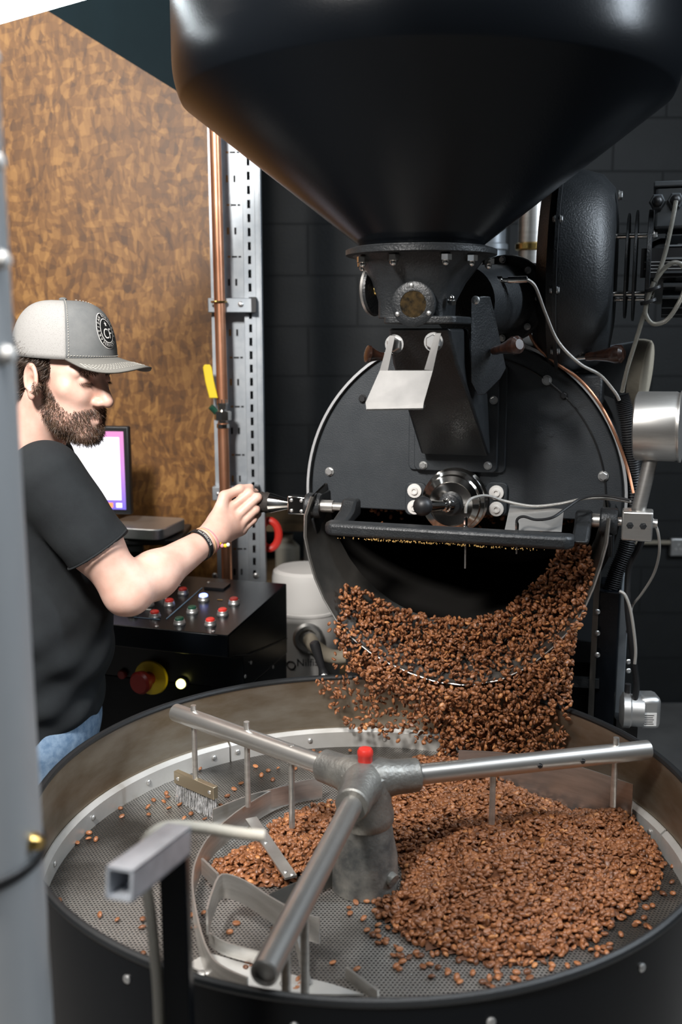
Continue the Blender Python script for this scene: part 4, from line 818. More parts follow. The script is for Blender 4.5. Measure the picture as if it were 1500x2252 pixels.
lg = WD(640, 1465, 3.1-rv); MB().tube([(lg.x-vac.location.x+.013*math.cos(2*PI*i/20), -math.sqrt(max(rv**2-(lg.x-vac.location.x+.013*math.cos(2*PI*i/20))**2, 0))-.001, lg.z+.013*math.sin(2*PI*i/20)) for i in range(20)], .002, 6, True).build('logo_ring', M['rubber'], vac)
M['shelfwood'] = mat('rough_shelf_timber', (.16, .10, .05), .7, c2=(.24, .16, .08), scale=10, stretch=(1, 8, 8))
sh = empty('storage_rack', WD(660, 1200, 4.1)); sh.location.z = 0; tag(sh, 'dark storage rack with timber shelves behind the vacuum', 'rack'); zs_ = WD(640, 1140, 4.1).z
for z in (zs_, WD(640, 1258, 4.1).z, .3): MB().box((0, 0, z), (.6, .4, .03)).build('shelf', M['shelfwood'], sh)
for dx in (-.29, .29):
    for dy in (-.19, .19): MB().box((dx, dy, zs_/2), (.03, .03, zs_)).build('rack_post', M['black'], sh)
zz_ = WD(640, 1258, 4.1).z+.015
for px, r, h, lab, m in ((632, .05, .17, 'cream storage jar standing on the rack shelf beside the upright', 'ivory'), (690, .04, .22, 'slim off-white bottle on the rack shelf beside the roaster trough', 'white')):
    p = WD(px, 1200, 4.0); o = MB().lathe((0, 0, 0), (0, 0, 1), [(r*.95, 0), (r, .01), (r, h*.7), (r*.5, h*.85), (r*.45, h*.88), (r*.5, h)], 24).build('bottle' if m == 'white' else 'jar', M[m]); o.location = (p.x, 4.0, zz_); tag(o, lab, 'bottle' if m == 'white' else 'jar')
# ================================================================== control console
CO = WD(502, 1398, 2.36); co = empty('control_console', (CO.x, CO.y, 0), -YAW); tag(co, 'black sheet metal control console with sloping button panel', 'control console')
def CLp(px, py, yl):                                                 # console frame: origin at its front right corner
    r = ray(px, py); C0 = Vector((CO.x, CO.y, 0)); t = (yl-(CAM-C0).dot(EY))/r.dot(EY); p = CAM+r*t-C0; return Vector((p.dot(EX), p.dot(EY), p.z))
zc = CO.z; bk = CLp(628, 1283, 0); 
DB = .42; bk = CLp(628, 1283, DB); zk = bk.z; wdt = .82
lz0 = CLp(502, 1447, 0).z
prof = [(0, zc), (DB, zk), (DB, lz0-.12), (.10, lz0-.12), (.09, lz0-.03), (0, lz0)]
MB().prism([Vector((0, y, z)) for y, z in prof], (-wdt, 0, 0)).build('console_head', M['gloss'], co, bevel=.003)
MB().box((-wdt/2, .10+(DB-.10)/2, (lz0-.12)/2), (wdt-.004, DB-.10, lz0-.12)).build('console_body', M['gloss'], co, bevel=.003)
MB().prism([Vector((.001, .02, lz0-.0)), Vector((.001, .13, lz0-.03)), Vector((.001, DB-.005, zk-.16)), Vector((.001, DB-.005, zk-.163)), Vector((.001, .13, lz0-.034))], (.0015, 0, 0)).build('side_seam', M['castblack'], co)
sn = Vector((0, -(zk-zc), DB)).normalized()
def on_slope(px, py):
    r = ray(px, py); C0 = Vector((CO.x, CO.y, 0)); Nw = EY*sn.y+Vector((0, 0, sn.z)); P0 = CO; t = (P0-CAM).dot(Nw)/r.dot(Nw); p = CAM+r*t-C0; return Vector((p.dot(EX), p.dot(EY), p.z))
def pbutton(px, py, m, lit_=False):
    p = on_slope(px, py+10); b = MB().lathe(p, sn, [(.0155, 0), (.0155, .004), (.0140, .006), (.0138, .010), (.0128, .012)], 24).build('button_collar', M['aluminium'], co); MB().lathe(p, sn, [(.0118, .011), (.0115, .016), (.009, .018)], 24).build('button_cap', M[m], b)
for px, py, m in ((403, 1296, 'red'), (373, 1321, 'red'), (341, 1347, 'red'), (463, 1364, 'red'), (490, 1342, 'red'), (515, 1318, 'darkred'), (227, 1335, 'darkred'), (292, 1343, 'green'), (395, 1362, 'green'), (423, 1337, 'green'), (448, 1310, 'litblue'), (209, 1305, 'litgreen'), (327, 1322, 'white'), (357, 1300, 'white')): pbutton(px, py, m)
for px, py in ((388, 1288), (357, 1316), (323, 1341), (208, 1331)): p = on_slope(px, py); MB().beam(p-Vector((.012, 0, 0))+sn*.001, p+Vector((.012, 0, 0))+sn*.001, .006, .0012, up=sn).build('label_strip', M['white'] if px > 300 else M['brass'], co)
p = on_slope(484, 1320); MB().beam(p-Vector((.008, 0, 0))+sn*.001, p+Vector((.008, 0, 0))+sn*.001, .004, .001, up=sn).build('label_strip', M['brass'], co)
M['blueline'] = mat('pale_blue_print', (.12, .2, .28), .5)
MB().beam(on_slope(366, 1362)+sn*.001, on_slope(445, 1293)+sn*.001, .003, .001, up=sn).build('panel_line', M['blueline'], co); MB().beam(on_slope(295, 1358)+sn*.001, on_slope(352, 1363)+sn*.001, .003, .001, up=sn).build('panel_line', M['blueline'], co)
p = on_slope(478, 1291); MB().beam(p+Vector((-.03, 0, 0)), p+Vector((.03, 0, 0)), .05, .012, up=sn).build('display_meter', M['rubber'], co)
for px, py in ((459, 1281), (345, 1378), (469, 1389), (232, 1367)): bolt(co, on_slope(px, py), sn, .005, ROUND, 'screw')
yf_ = .10
def cfront(px, py): return CLp(px, py, yf_)
p = cfront(335, 1488); es = MB().lathe(p, (0, -1, 0), [(.046, 0), (.048, .004), (.046, .012), (.024, .013)], 40).build('emergency_stop_collar', M['yellow'], co); MB().lathe(p, (-.15, -1, 0), [(.018, .01), (.018, .035), (.029, .04), (.031, .055), (.026, .062)], 32).build('stop_button', M['darkred'], es)
p = cfront(403, 1500); yb_ = MB().lathe(p, (0, -1, 0), [(.015, 0), (.015, .010), (.013, .012)], 24).build('lamp_collar', M['aluminium'], co); MB().lathe(p, (0, -1, 0), [(.0125, .01), (.0125, .018), (.010, .022)], 24).build('lit_button', M['lityellow'], yb_)
p = cfront(272, 1481); MB().lathe(p, (0, -1, 0), [(.012, 0), (.012, .012), (.010, .014)], 24).build('reset_button', M['darkred'], co)
for px, py, y in ((534, 1487, .1), (560, 1458, .14), (600, 1467, .3)): p = CLp(px, py, y); bolt(co, (.001, p.y, p.z), (1, 0, 0), .005, ROUND, 'screw')
# monitor, small computer and its stand
mb_ = WD(240, 1195, 2.95); stn = empty('computer_stand', (mb_.x+.0, 2.97, 0)); tag(stn, 'black pole stand with a small shelf behind the console', 'stand'); zs2 = WD(320, 1178, 2.95).z
MB().box((.05, 0, zs2), (.36, .24, .018)).build('stand_shelf', M['black'], stn, bevel=.004)
MB().box((-.02, -.10, zs2-.02), (.28, .02, .02)).build('shelf_lip', M['black'], stn); px_ = WD(297, 1220, 2.97).x-stn.location.x
MB().cyl((px_, 0, 0), (px_, 0, zs2-.009), .017).build('stand_pole', M['black'], stn); MB().lathe((px_, 0, zs2-.06), (0, 0, 1), [(.018, 0), (.03, .045), (.034, .052)], 20).build('pole_socket', M['black'], stn)
MB().lathe((px_, 0, 0), (0, 0, 1), [(.045, 0), (.045, .012), (.02, .02)], 32).build('stand_base', M['black'], stn)
cm = empty('small_computer', (WD(318, 1170, 2.93).x, 2.93, zs2+.009), -.25); tag(cm, 'flat silver desktop computer on the black stand shelf', 'computer')
def rbox(hw_, hd, z0, z1, r): return [[Vector((p.x, p.z, z)) for p in rrect(-hw_, hw_, -hd, hd, r, 0, 6)] for z in (z0, z1)]
MB().loft(rbox(.098, .098, .004, .036, .03)).build('case', M['aluminium'], cm, bevel=.003); MB().loft(rbox(.08, .08, 0, .005, .03)).build('foot_ring', M['rubber'], cm)
m0 = WD(285, 1035, 2.9); mon = empty('monitor', (m0.x, 2.9, 0)); mon.rotation_euler = (0, 0, math.radians(-8)); tag(mon, 'black framed monitor showing a pale chart window on a pink desktop', 'monitor')
zt2 = WD(280, 938, 2.9).z; zb2 = WD(280, 1132, 2.9).z; mw = .47; zm = (zt2+zb2)/2; hh = zt2-zb2
MB().box((-mw/2, .012, zm), (mw, .024, hh)).build('casing', M['rubber'], mon, bevel=.004)
def scr_mat():
    t = NT('desktop_screen'); tc = t.n('ShaderNodeTexCoord'); s = t.n('ShaderNodeSeparateXYZ'); t.l(tc.outputs['Generated'], s.inputs[0]); rp = t.n('ShaderNodeValToRGB'); e = rp.color_ramp.elements
    e[0].color = (.20, .16, .75, 1); e[1].color = (.85, .30, .62, 1); k = e.new(.5); k.color = (.62, .28, .72, 1); t.l(s.outputs[2], rp.inputs[0]); t.l(rp.outputs[0], t.b.inputs['Emission Color']); t.b.inputs['Emission Strength'].default_value = .85; t.b.inputs['Base Color'].default_value = (.02, .02, .02, 1); t.b.inputs['Roughness'].default_value = .2
    return t.m
sc0 = MB().box((-mw/2, -.001, zm), (mw-.03, .003, hh-.03)).build('screen', scr_mat(), mon)
M['win'] = mat('lit_window', (.8, .8, .86), .3, emit=(.86, .87, .95), es=.5); M['orange'] = mat('lit_orange', (.9, .2, .05), .3, emit=(1, .25, .1), es=.8); M['pastel'] = mat('lit_pastel_bar', (.8, .75, .65), .3, emit=(.95, .80, .70), es=.75)
MB().box((-mw/2-.002, -.0032, zm+.006), (mw-.05, .0015, hh-.075)).build('screen_window', M['win'], sc0)
MB().box((-.09, -.0042, zt2-.035), (.018, .001, .007)).build('window_tab', M['orange'], sc0); MB().box((-.12, -.0042, zm+.03), (.17, .001, .012)).build('window_bar', M['pastel'], sc0)
for k in range(8): MB().box((-.035-.028*k, -.0032, zb2+.028), (.018, .001, .014)).build('dock_icon', M[('win', 'orange', 'litblue')[k % 3]] if k % 3 < 2 else M['win'], sc0)
MB().box((-mw/2, .03, zm), (.1, .02, .1)).build('mount_plate', M['black'], mon); MB().cyl((-mw/2, .035, zm), (-mw/2-.04, .345, zm), .018).build('mount_arm', M['black'], mon)
# ================================================================== foreground: grey duct, square tube post with hose
DP = .78
def edge_at(py): return WD(5+(py-200)*.0579, py, DP)
dx0 = edge_at(1126).x-.012; rD = .07
du = empty('grey_duct', (dx0-rD, DP+.02, 0)); tag(du, 'out-of-focus grey vertical duct beside the tray', 'duct')
MB().cyl((0, 0, 0), (0, 0, 3.45), rD, n=48).build('duct_pipe', M['duct'], du); zj = WD(60, 1905, DP).z
MB().lathe((0, 0, zj-.006), (0, 0, 1), [(rD+.001, 0), (rD+.003, .002), (rD+.003, .010), (rD+.001, .012)], 48, False, False).build('joint_band', M['rubber'], du)
for py in (120, 352, 570, 780):
    z = WD(20, py, DP).z; MB().lathe((rD-.004, -.012, z), (1, -.35, 0), [(.008, 0), (.008, .006), (.005, .012), (.002, .013)], 16).build('clip_screw', M['white'], du)
z = WD(40, 1860, DP).z; MB().lathe((rD-.004, -.012, z), (1, -.35, 0), [(.008, 0), (.008, .006), (.005, .012)], 16).build('clip_screw', M['brass'], du)
DF = .93; t0 = WD(383, 1858, DF+.02); po = empty('hose_post', (t0.x, t0.y, 0)); tag(po, 'black post with a silver square tube arm in front of the tray', 'post')
M['satin'] = mat('worn_silver_paint', (.66, .69, .74), .34, .6, c2=(.42, .45, .49), scale=20)
pzt = t0.z; MB().box((0, 0, pzt/2), (.028, .028, pzt)).build('post_upright', M['gloss'], po, bevel=.002)
ta = WD(393, 1845, DF+.02)-po.location; tb_ = WD(262, 1945, DF-.10)-po.location; tav = (tb_-ta).normalized(); a_s = tav.cross(Vector((0, 0, 1))).normalized(); b_s = a_s.cross(tav)
sq = MB()
for o1, s1, s2 in ((a_s*.012, .003, .03), (a_s*-.012, .003, .03), (b_s*.0135, .027, .003), (b_s*-.0135, .027, .003)):
    sq.box((ta+tb_)/2+o1, (s1, (tb_-ta).length, s2), Matrix((a_s, tav, b_s)).transposed())
sq.build('square_tube', M['satin'], po)
hs_ = [WD(582, 1838, DF+.05), WD(520, 1832, DF+.05), WD(440, 1820, DF+.04), WD(370, 1818, DF+.03), WD(330, 1838, DF+.02), WD(314, 1875, DF+.02), WD(318, 1930, DF+.02), WD(330, 2000, DF+.02), WD(340, 2090, DF+.02), WD(348, 2180, DF+.02), WD(352, 2300, DF+.02)]
hpts = smooth_path(hs_, 6); hpts.append(Vector((hpts[-1].x, hpts[-1].y, .0)))
o = MB().tube(hpts, .0062, 12).build('braided_hose', M['hosebeige']); tag(o, 'pale beige braided hose bent over the black post', 'hose')
tlc = WD(440, 2228, .98); lo = MB().box((0, 0, 0), (.03, .02, .02)).build('tray_latch', M['chutesteel'], bevel=.003); lo.location = (tlc.x, 1.115, .93); tag(lo, 'small metal latch on the outer tray wall', 'latch')
# visible fluorescent tube
ta0 = WD(-120, 62, 1.75); ta1 = WD(330, -62, 2.05); tdir = (ta1-ta0)
tu = empty('tube_light', ta0); tag(tu, 'bright fluorescent tube light hanging near the ceiling', 'lamp')
MB().cyl((0, 0, 0), tdir, .016, n=20).build('tube', M['litwhite'], tu)
MB().beam(Vector((0, 0, .035)), tdir+Vector((0, 0, .035)), .05, .03).build('housing', M['aluminium'], tu)
for t in (0, 1): MB().beam(tdir*t+Vector((0, 0, .02)), tdir*t+Vector((0, 0, -.018)), .03, .02, up=(0, 1, 0)).build('end_holder', M['white'], tu)
for t in (.1, .9): p = tdir*t; MB().cyl((p.x, p.y, p.z+.045), (p.x, p.y, ZC-ta0.z), .003, n=8).build('hanger', M['steel'], tu)
# ================================================================== the operator
def smin(a, b, k): h = np.clip(.5+.5*(b-a)/k, 0, 1); return b*(1-h)+a*h-k*h*(1-h)
def smax(a, b, k): return -smin(-a, -b, k)
def rc(P, a, b, ra, rb):
    a = np.array(a); b = np.array(b); ba = b-a; pa = P-a; h = np.clip((pa@ba)/(ba@ba), 0, 1); return np.linalg.norm(pa-h[:, None]*ba, axis=1)-(ra+(rb-ra)*h)
def ell(P, c, r):
    q = P-np.array(c); r = np.array(r); k0 = np.linalg.norm(q/r, axis=1); k1 = np.linalg.norm(q/(r*r), axis=1)+1e-9; return k0*(k0-1)/k1
def sdf_mesh(f, lo, hi, s, B=8):                                      # surface nets over the blocks that hold the surface
    lo = np.array(lo, float); nb = np.ceil((np.array(hi)-lo)/(s*B)).astype(int); n = nb*B+1
    g = [lo[i]+(np.arange(nb[i])+.5)*s*B for i in range(3)]; C = np.stack(np.meshgrid(*g, indexing='ij'), -1).reshape(-1, 3); dC = f(C)
    V = np.where(np.repeat(np.repeat(np.repeat(dC.reshape(nb), B, 0), B, 1), B, 2) < 0, -1.0, 1.0).astype(np.float32); V = np.pad(V, ((0, 1),)*3, mode='edge')
    act = np.where(np.abs(dC) < s*B*1.7)[0]; bi = np.stack(np.unravel_index(act, nb), -1); off = np.stack(np.meshgrid(*[np.arange(B+1)]*3, indexing='ij'), -1).reshape(-1, 3)
    for c0 in range(0, len(bi), 400):
        I = (bi[c0:c0+400, None, :]*B+off[None]).reshape(-1, 3); V[I[:, 0], I[:, 1], I[:, 2]] = f(lo+I*s)
    ins = V < 0; cnt = np.zeros(tuple(n-1), np.int8)
    cs = [(i, j, k) for i in (0, 1) for j in (0, 1) for k in (0, 1)]
    for i, j, k in cs: cnt += ins[i:n[0]-1+i, j:n[1]-1+j, k:n[2]-1+k]
    cell = np.argwhere((cnt > 0) & (cnt < 8)); ID = np.full(tuple(n-1), -1, np.int64); ID[cell[:, 0], cell[:, 1], cell[:, 2]] = np.arange(len(cell))
    acc = np.zeros((len(cell), 3)); w_ = np.zeros(len(cell))
    for a in cs:
        for ax in range(3):
            if a[ax]: continue
            b = list(a); b[ax] = 1; A = cell+np.array(a); Bq = cell+np.array(b); va = V[A[:, 0], A[:, 1], A[:, 2]]; vb = V[Bq[:, 0], Bq[:, 1], Bq[:, 2]]; m_ = (va < 0) != (vb < 0); t = np.where(m_, va/(va-vb+1e-12), 0)
            p = np.array(a, float)[None]+t[:, None]*np.eye(3)[ax]; acc += p*m_[:, None]; w_ += m_
    verts = lo+(cell+acc/w_[:, None])*s; faces = []
    for ax in range(3):
        sl0 = [slice(None)]*3; sl1 = [slice(None)]*3; sl0[ax] = slice(0, -1); sl1[ax] = slice(1, None)
        E = np.argwhere(ins[tuple(sl0)] != ins[tuple(sl1)]); u, v = [k for k in range(3) if k != ax]
        E = E[(E[:, u] > 0) & (E[:, v] > 0) & (E[:, u] < n[u]-1) & (E[:, v] < n[v]-1)]; q = []
        for du_, dv_ in ((0, 0), (-1, 0), (-1, -1), (0, -1)): e2 = E.copy(); e2[:, u] += du_; e2[:, v] += dv_; q.append(ID[e2[:, 0], e2[:, 1], e2[:, 2]])
        q = np.stack(q, 1); fl2 = ins[E[:, 0], E[:, 1], E[:, 2]]
        if ax == 1: fl2 = ~fl2
        q[~fl2] = q[~fl2][:, ::-1]; faces.append(q)
    return verts, np.concatenate(faces)
def sdf_obj(name, f, lo, hi, s, m, parent=None):
    v, q = sdf_mesh(f, lo, hi, s); q = q[(q >= 0).all(1)]
    me = bpy.data.meshes.new(name); me.from_pydata(v.tolist(), [], q.tolist()); me.polygons.foreach_set('use_smooth', [True]*len(me.polygons)); me.materials.append(m); me.validate()
    o = bpy.data.objects.new(name, me); COL.objects.link(o); o.parent = parent; return o, v
wd = lambda px, py, D: np.array(WD(px, py, D))
# head frame
HCt = wd(133, 838, 2.05); th_ = math.radians(25); ph = math.radians(10)
Hf = np.array([math.cos(th_)*math.cos(ph), -math.sin(th_)*math.cos(ph), -math.sin(ph)]); Hr = np.array([-math.sin(th_), -math.cos(th_), 0]); Hu = np.cross(Hr, Hf)
HM = np.stack([Hf, Hr, Hu], 1)                                        # columns: forward, side, up
def hl(p): return HCt + HM@np.array(p)
SH = wd(104, 1056, 1.94); EL = wd(280, 1298, 1.96); WR = wd(456, 1188, 2.16)
TC_ = np.array([-.665, 2.10, 0])
def head_sdf(P):
    Q = (P-HCt)@HM
    d = ell(Q, (-.008, 0, .055), (.098, .077, .088)); d = smin(d, ell(Q, (.045, 0, -.012), (.056, .060, .088)), .03)
    d = smin(d, ell(Q, (.040, 0, -.068), (.056, .055, .042)), .025); d = smin(d, rc(Q, (.082, -.012, -.092), (.082, .012, -.092), .020, .020), .02)
    Qm = Q.copy(); Qm[:, 1] = np.abs(Qm[:, 1])
    d = smin(d, rc(Qm, (.086, .012, .040), (.074, .046, .034), .012, .010), .014)      # brow
    d = smin(d, rc(Qm, (.060, .050, -.002), (.078, .034, -.012), .014, .013), .02)      # cheek
    d = smax(d, -ell(Qm, (.106, .030, .020), (.020, .019, .012)), .014)               # eye socket
    d = smin(d, ell(Qm, (.0835, .031, .019), (.0125, .015, .0115)), .004)              # lid over the eyeball
    d = smax(d, -rc(Qm, (.096, .020, .0135), (.092, .044, .0145), .0016, .0012), .002)  # lid line
    d = smin(d, rc(Q, (.094, 0, .032), (.122, 0, -.018), .008, .0125), .012); d = smin(d, ell(Qm, (.108, .0125, -.023), (.012, .008, .008)), .006)
    d = smax(d, -ell(Qm, (.113, .007, -.033), (.006, .004, .004)), .003)
    d = smin(d, rc(Qm, (.1005, 0, -.0525), (.090, .022, -.0555), .0058, .0035), .005); d = smin(d, rc(Qm, (.100, 0, -.064), (.090, .019, -.061), .0062, .004), .005)
    d = smax(d, -rc(Qm, (.109, 0, -.0583), (.094, .024, -.0585), .0016, .0014), .002)
    # ears
    Ec = np.array([-.002, .080, .003]); e = Qm-Ec; ca, sa_ = math.cos(.30), math.sin(.30); ex_ = e[:, 0]*ca+e[:, 1]*sa_; ey_ = -e[:, 0]*sa_+e[:, 1]*ca; ez_ = e[:, 2]+e[:, 0]*.15
    E2 = np.stack([ex_, ey_, ez_], 1); shell = ell(E2, (-.004, 0, 0), (.0225, .0058, .033)); rad = np.sqrt((ex_/.0195)**2+((ez_-.004)/.026)**2); rim_ = np.sqrt(((rad-1)*.017)**2+(ey_-.004)**2)-.0042
    rim_ = np.where(ez_ < -.02, rim_+.01, rim_); ear = smin(shell, rim_, .004); ear = smax(ear, -ell(E2, (.004, .006, -.002), (.008, .006, .013)), .004); ear = smin(ear, ell(E2, (.002, .001, -.027), (.010, .006, .010)), .005)
    ear = smin(ear, ell(E2, (.014, .0, -.004), (.005, .005, .007)), .004)
    return smin(d, ear, .007)
NB = np.array([-.672, 2.10, 1.475]); NT_ = hl((-.028, 0, -.045))
def FI(*pts): return [wd(*p) for p in pts]
fingers = [(FI((507, 1118, 2.238), (549, 1085, 2.252), (560, 1083, 2.288), (549, 1100, 2.312)), (.0115, .0102, .009, .0078)), (FI((519, 1137, 2.234), (566, 1094, 2.250), (575, 1096, 2.290), (562, 1114, 2.314)), (.0118, .0104, .0092, .008)),
    (FI((527, 1153, 2.238), (562, 1121, 2.250), (572, 1112, 2.290), (560, 1126, 2.316)), (.0112, .0100, .009, .0078)), (FI((531, 1166, 2.246), (557, 1143, 2.256), (567, 1130, 2.290), (558, 1137, 2.310)), (.0100, .0088, .008, .0070))]
thumb = FI((476, 1146, 2.205), (494, 1092, 2.236), (527, 1076, 2.252), (551, 1071, 2.270))
def arm_sdf(P):
    d = rc(P, SH, SH+(EL-SH)*.55, .060, .053); d = smin(d, rc(P, SH+(EL-SH)*.55, EL, .051, .044), .03); m1 = EL+(WR-EL)*.32+np.array([0, 0, -.004])
    d = smin(d, rc(P, EL, m1, .043, .046), .03); d = smin(d, rc(P, m1, WR, .046, .0285), .03); d = smin(d, rc(P, EL+np.array([-.006, -.004, -.012]), EL+np.array([.006, -.002, -.012]), .034, .034), .02)
    return d
def hand_sdf(P):
    d = rc(P, WR, WR+(fingers[1][0][0]-WR)*.35, .0275, .027)
    for (pts, rs), k in zip(fingers, (.018, .018, .018, .016)):
        d = smin(d, rc(P, WR+(pts[0]-WR)*.30, pts[0]+np.array([0, .006, 0]), .021, .0135), k)
    d = smin(d, rc(P, WR+(thumb[0]-WR)*.3, thumb[0], .022, .018), .016)
    t = rc(P, thumb[0], thumb[1], .0185, .0128); t = smin(t, rc(P, thumb[1], thumb[2], .0122, .0105), .008); t = smin(t, rc(P, thumb[2], thumb[3], .0105, .0078), .006); d = smin(d, t, .012)
    for pts, rs in fingers:
        f_ = rc(P, pts[0], pts[1], rs[0], rs[1]); f_ = smin(f_, rc(P, pts[1], pts[2], rs[1]*.98, rs[2]), .004); f_ = smin(f_, rc(P, pts[2], pts[3], rs[2], rs[3]), .004)
        f_ = smin(f_, np.linalg.norm(P-pts[0]-np.array([0, -.003, .0]), axis=1)-rs[0]*1.04, .006); d = smin(d, f_, .0035)
    return d
def torso(P, g=0.0):
    Q = P.copy(); Q[:, 1] = 2.10+(Q[:, 1]-2.10)*.66
    d = rc(Q, (-.668, 2.10, 1.00), (-.662, 2.10, 1.18), .128+g, .132+g); d = smin(d, rc(Q, (-.662, 2.10, 1.18), (-.672, 2.10, 1.38), .130+g, .118+g), .06)
    d = smin(d, rc(Q, (-.600, 2.10, 1.10), (-.610, 2.10, 1.16), .075+g, .07+g), .06)     # belly
    sh2 = SH+np.array([-.10, .31, 0.0])
    d = smin(d, rc(P, SH+np.array([-.02, .03, -.012]), NB+np.array([0, 0, -.045]), .058+g, .066+g), .05); d = smin(d, rc(P, sh2, NB+np.array([0, 0, -.03]), .060+g, .070+g), .05)
    return d
def body_sdf(P):
    d = head_sdf(P); d = smin(d, rc(P, NT_, NB, .057, .064), .025); d = smin(d, torso(P, -.012), .03); a = arm_sdf(P); d = smin(d, a, .03)
    far = SH+np.array([-.10, .31, 0]); d = smin(d, rc(P, far, far+np.array([.0, .05, -.28]), .055, .045), .03); d = smin(d, rc(P, far+np.array([.0, .05, -.28]), far+np.array([.05, .05, -.50]), .043, .03), .02)
    near = np.linalg.norm(P-WR, axis=1) < .24; h = np.full(len(P), .3); 
    if near.any(): h[near] = hand_sdf(P[near])
    return smin(d, h, .012)
def skin_mat():
    t = NT('skin'); tc = t.n('ShaderNodeTexCoord'); nz_ = t.n('ShaderNodeTexNoise', Scale=26.0, Detail=4.0); t.l(tc.outputs['Object'], nz_.inputs['Vector']); rp = t.n('ShaderNodeValToRGB'); e = rp.color_ramp.elements
    e[0].position = .3; e[0].color = (.66, .385, .30, 1); e[1].position = .7; e[1].color = (.78, .52, .425, 1); t.l(nz_.outputs[0], rp.inputs[0]); t.l(rp.outputs[0], t.b.inputs['Base Color']); b = t.b
    b.inputs['Roughness'].default_value = .48; b.inputs['Subsurface Weight'].default_value = .12; b.inputs['Subsurface Radius'].default_value = (.012, .005, .003); b.inputs['Subsurface Scale'].default_value = .6
    n2 = t.n('ShaderNodeTexNoise', Scale=300.0, Detail=3.0); t.l(tc.outputs['Object'], n2.inputs['Vector']); bp = t.n('ShaderNodeBump', Strength=.12, Distance=.001); t.l(n2.outputs[0], bp.inputs['Height']); t.l(bp.outputs[0], b.inputs['Normal']); return t.m
person, pv = sdf_obj('person', body_sdf, (-.92, 1.80, .93), (-.14, 2.62, 1.86), .0028, skin_mat())
tag(person, 'bearded person in a grey and white cap and black t-shirt pulling the roaster handle', 'person')
# clothing
def noise3(P, f, s): return np.sin(P[:, 0]*f+s)*np.sin(P[:, 2]*f*.8+s*2+P[:, 0]*f*.4)*np.sin(P[:, 1]*f*.9-s)
ax_ = (EL-SH)/np.linalg.norm(EL-SH); HEM = SH+(EL-SH)*.64
def shirt_sdf(P):
    d = torso(P, .006)
    sag = np.clip((1.30-P[:, 2])/.3, 0, 1)
    d = d-.004*np.sin(P[:, 2]*46+P[:, 0]*38+3*np.sin(P[:, 0]*9))*sag-.003*np.sin(P[:, 2]*70-P[:, 1]*40+1)*sag
    s_ = rc(P, SH+np.array([-.005, .01, .004]), EL, .074, .066); s_ = smax(s_, (P-HEM)@ax_, .004); s_ = s_-.0022*np.sin((P-SH)@ax_*60+P[:, 1]*40)*np.clip(((P-SH)@ax_)/.2, 0, 1)
    s_ = smax(s_, -smax(rc(P, SH, EL, .058, .054), -((P-(HEM-ax_*.03))@ax_), .002), .002)
    far = SH+np.array([-.10, .31, 0]); fe = far+np.array([.0, .05, -.28]); s2 = smax(rc(P, far, fe, .068, .062), (P-(far+(fe-far)*.7))@((fe-far)/np.linalg.norm(fe-far)), .004)
    d = smin(smin(d, s_, .022), s2, .02); d = smax(d, .925-P[:, 2]+.02*(P[:, 0]+.6)*0, .004)
    nk = rc(P, NT_, NB+np.array([.004, 0, .006]), .063, .071); return smax(d, -nk, .006)
M['tee'] = mat('black_cotton', (.006, .008, .010), .9, c2=(.010, .013, .015), scale=20, bump=.25, bscale=900)
tee, _ = sdf_obj('t_shirt', shirt_sdf, (-.94, 1.78, .90), (-.36, 2.62, 1.60), .0045, M['tee'], person)
nbu = (NT_-NB)/np.linalg.norm(NT_-NB); a3, b3, _c = frame(Vector(nbu)); cpt = Vector(NB+np.array([.004, 0, .022]))
MB().tube([cpt+a3*(.0745*math.cos(2*PI*i/40))+b3*(.0745*math.sin(2*PI*i/40)) for i in range(40)], .0045, 8, True).build('collar', M['tee'], tee)
ha3, hb3, _c = frame(Vector(ax_)); MB().tube([Vector(HEM)-Vector(ax_)*.006+ha3*(.0685*math.cos(2*PI*i/40))+hb3*(.0685*math.sin(2*PI*i/40)) for i in range(40)], .0022, 6, True).build('sleeve_hem', M['tee'], tee)
M['denim'] = mat('blue_denim', (.10, .17, .27), .8, c2=(.22, .31, .42), scale=60, bump=.3, bscale=700)
def jeans_sdf(P):
    Q = P.copy(); Q[:, 1] = 2.10+(Q[:, 1]-2.10)*.72; d = rc(Q, (-.668, 2.10, .93), (-.668, 2.10, .97), .128, .126)
    for s1 in (-1, 1):
        hp2 = np.array([-.668, 2.10+s1*.085, .90]); kn2 = np.array([-.640, 2.10+s1*.10, .50]); an = np.array([-.675, 2.10+s1*.105, .05]); d = smin(d, rc(P, hp2, kn2, .098, .072), .04); d = smin(d, rc(P, kn2, an, .072, .060), .03)
    return smax(d, P[:, 2]-1.0, .004)
jn, _ = sdf_obj('jeans', jeans_sdf, (-.86, 1.86, .02), (-.46, 2.34, 1.02), .007, M['denim'], person)
for s1 in (-1, 1):
    def shoe(P, s1=s1): d = rc(P, (-.67, 2.10+s1*.105, .045), (-.50, 2.09+s1*.115, .04), .05, .042); return smax(d, .002-P[:, 2], .004)
    sdf_obj('shoe', shoe, (-.78, 1.9, -.01), (-.42, 2.32, .12), .007, M['rubber'], person)
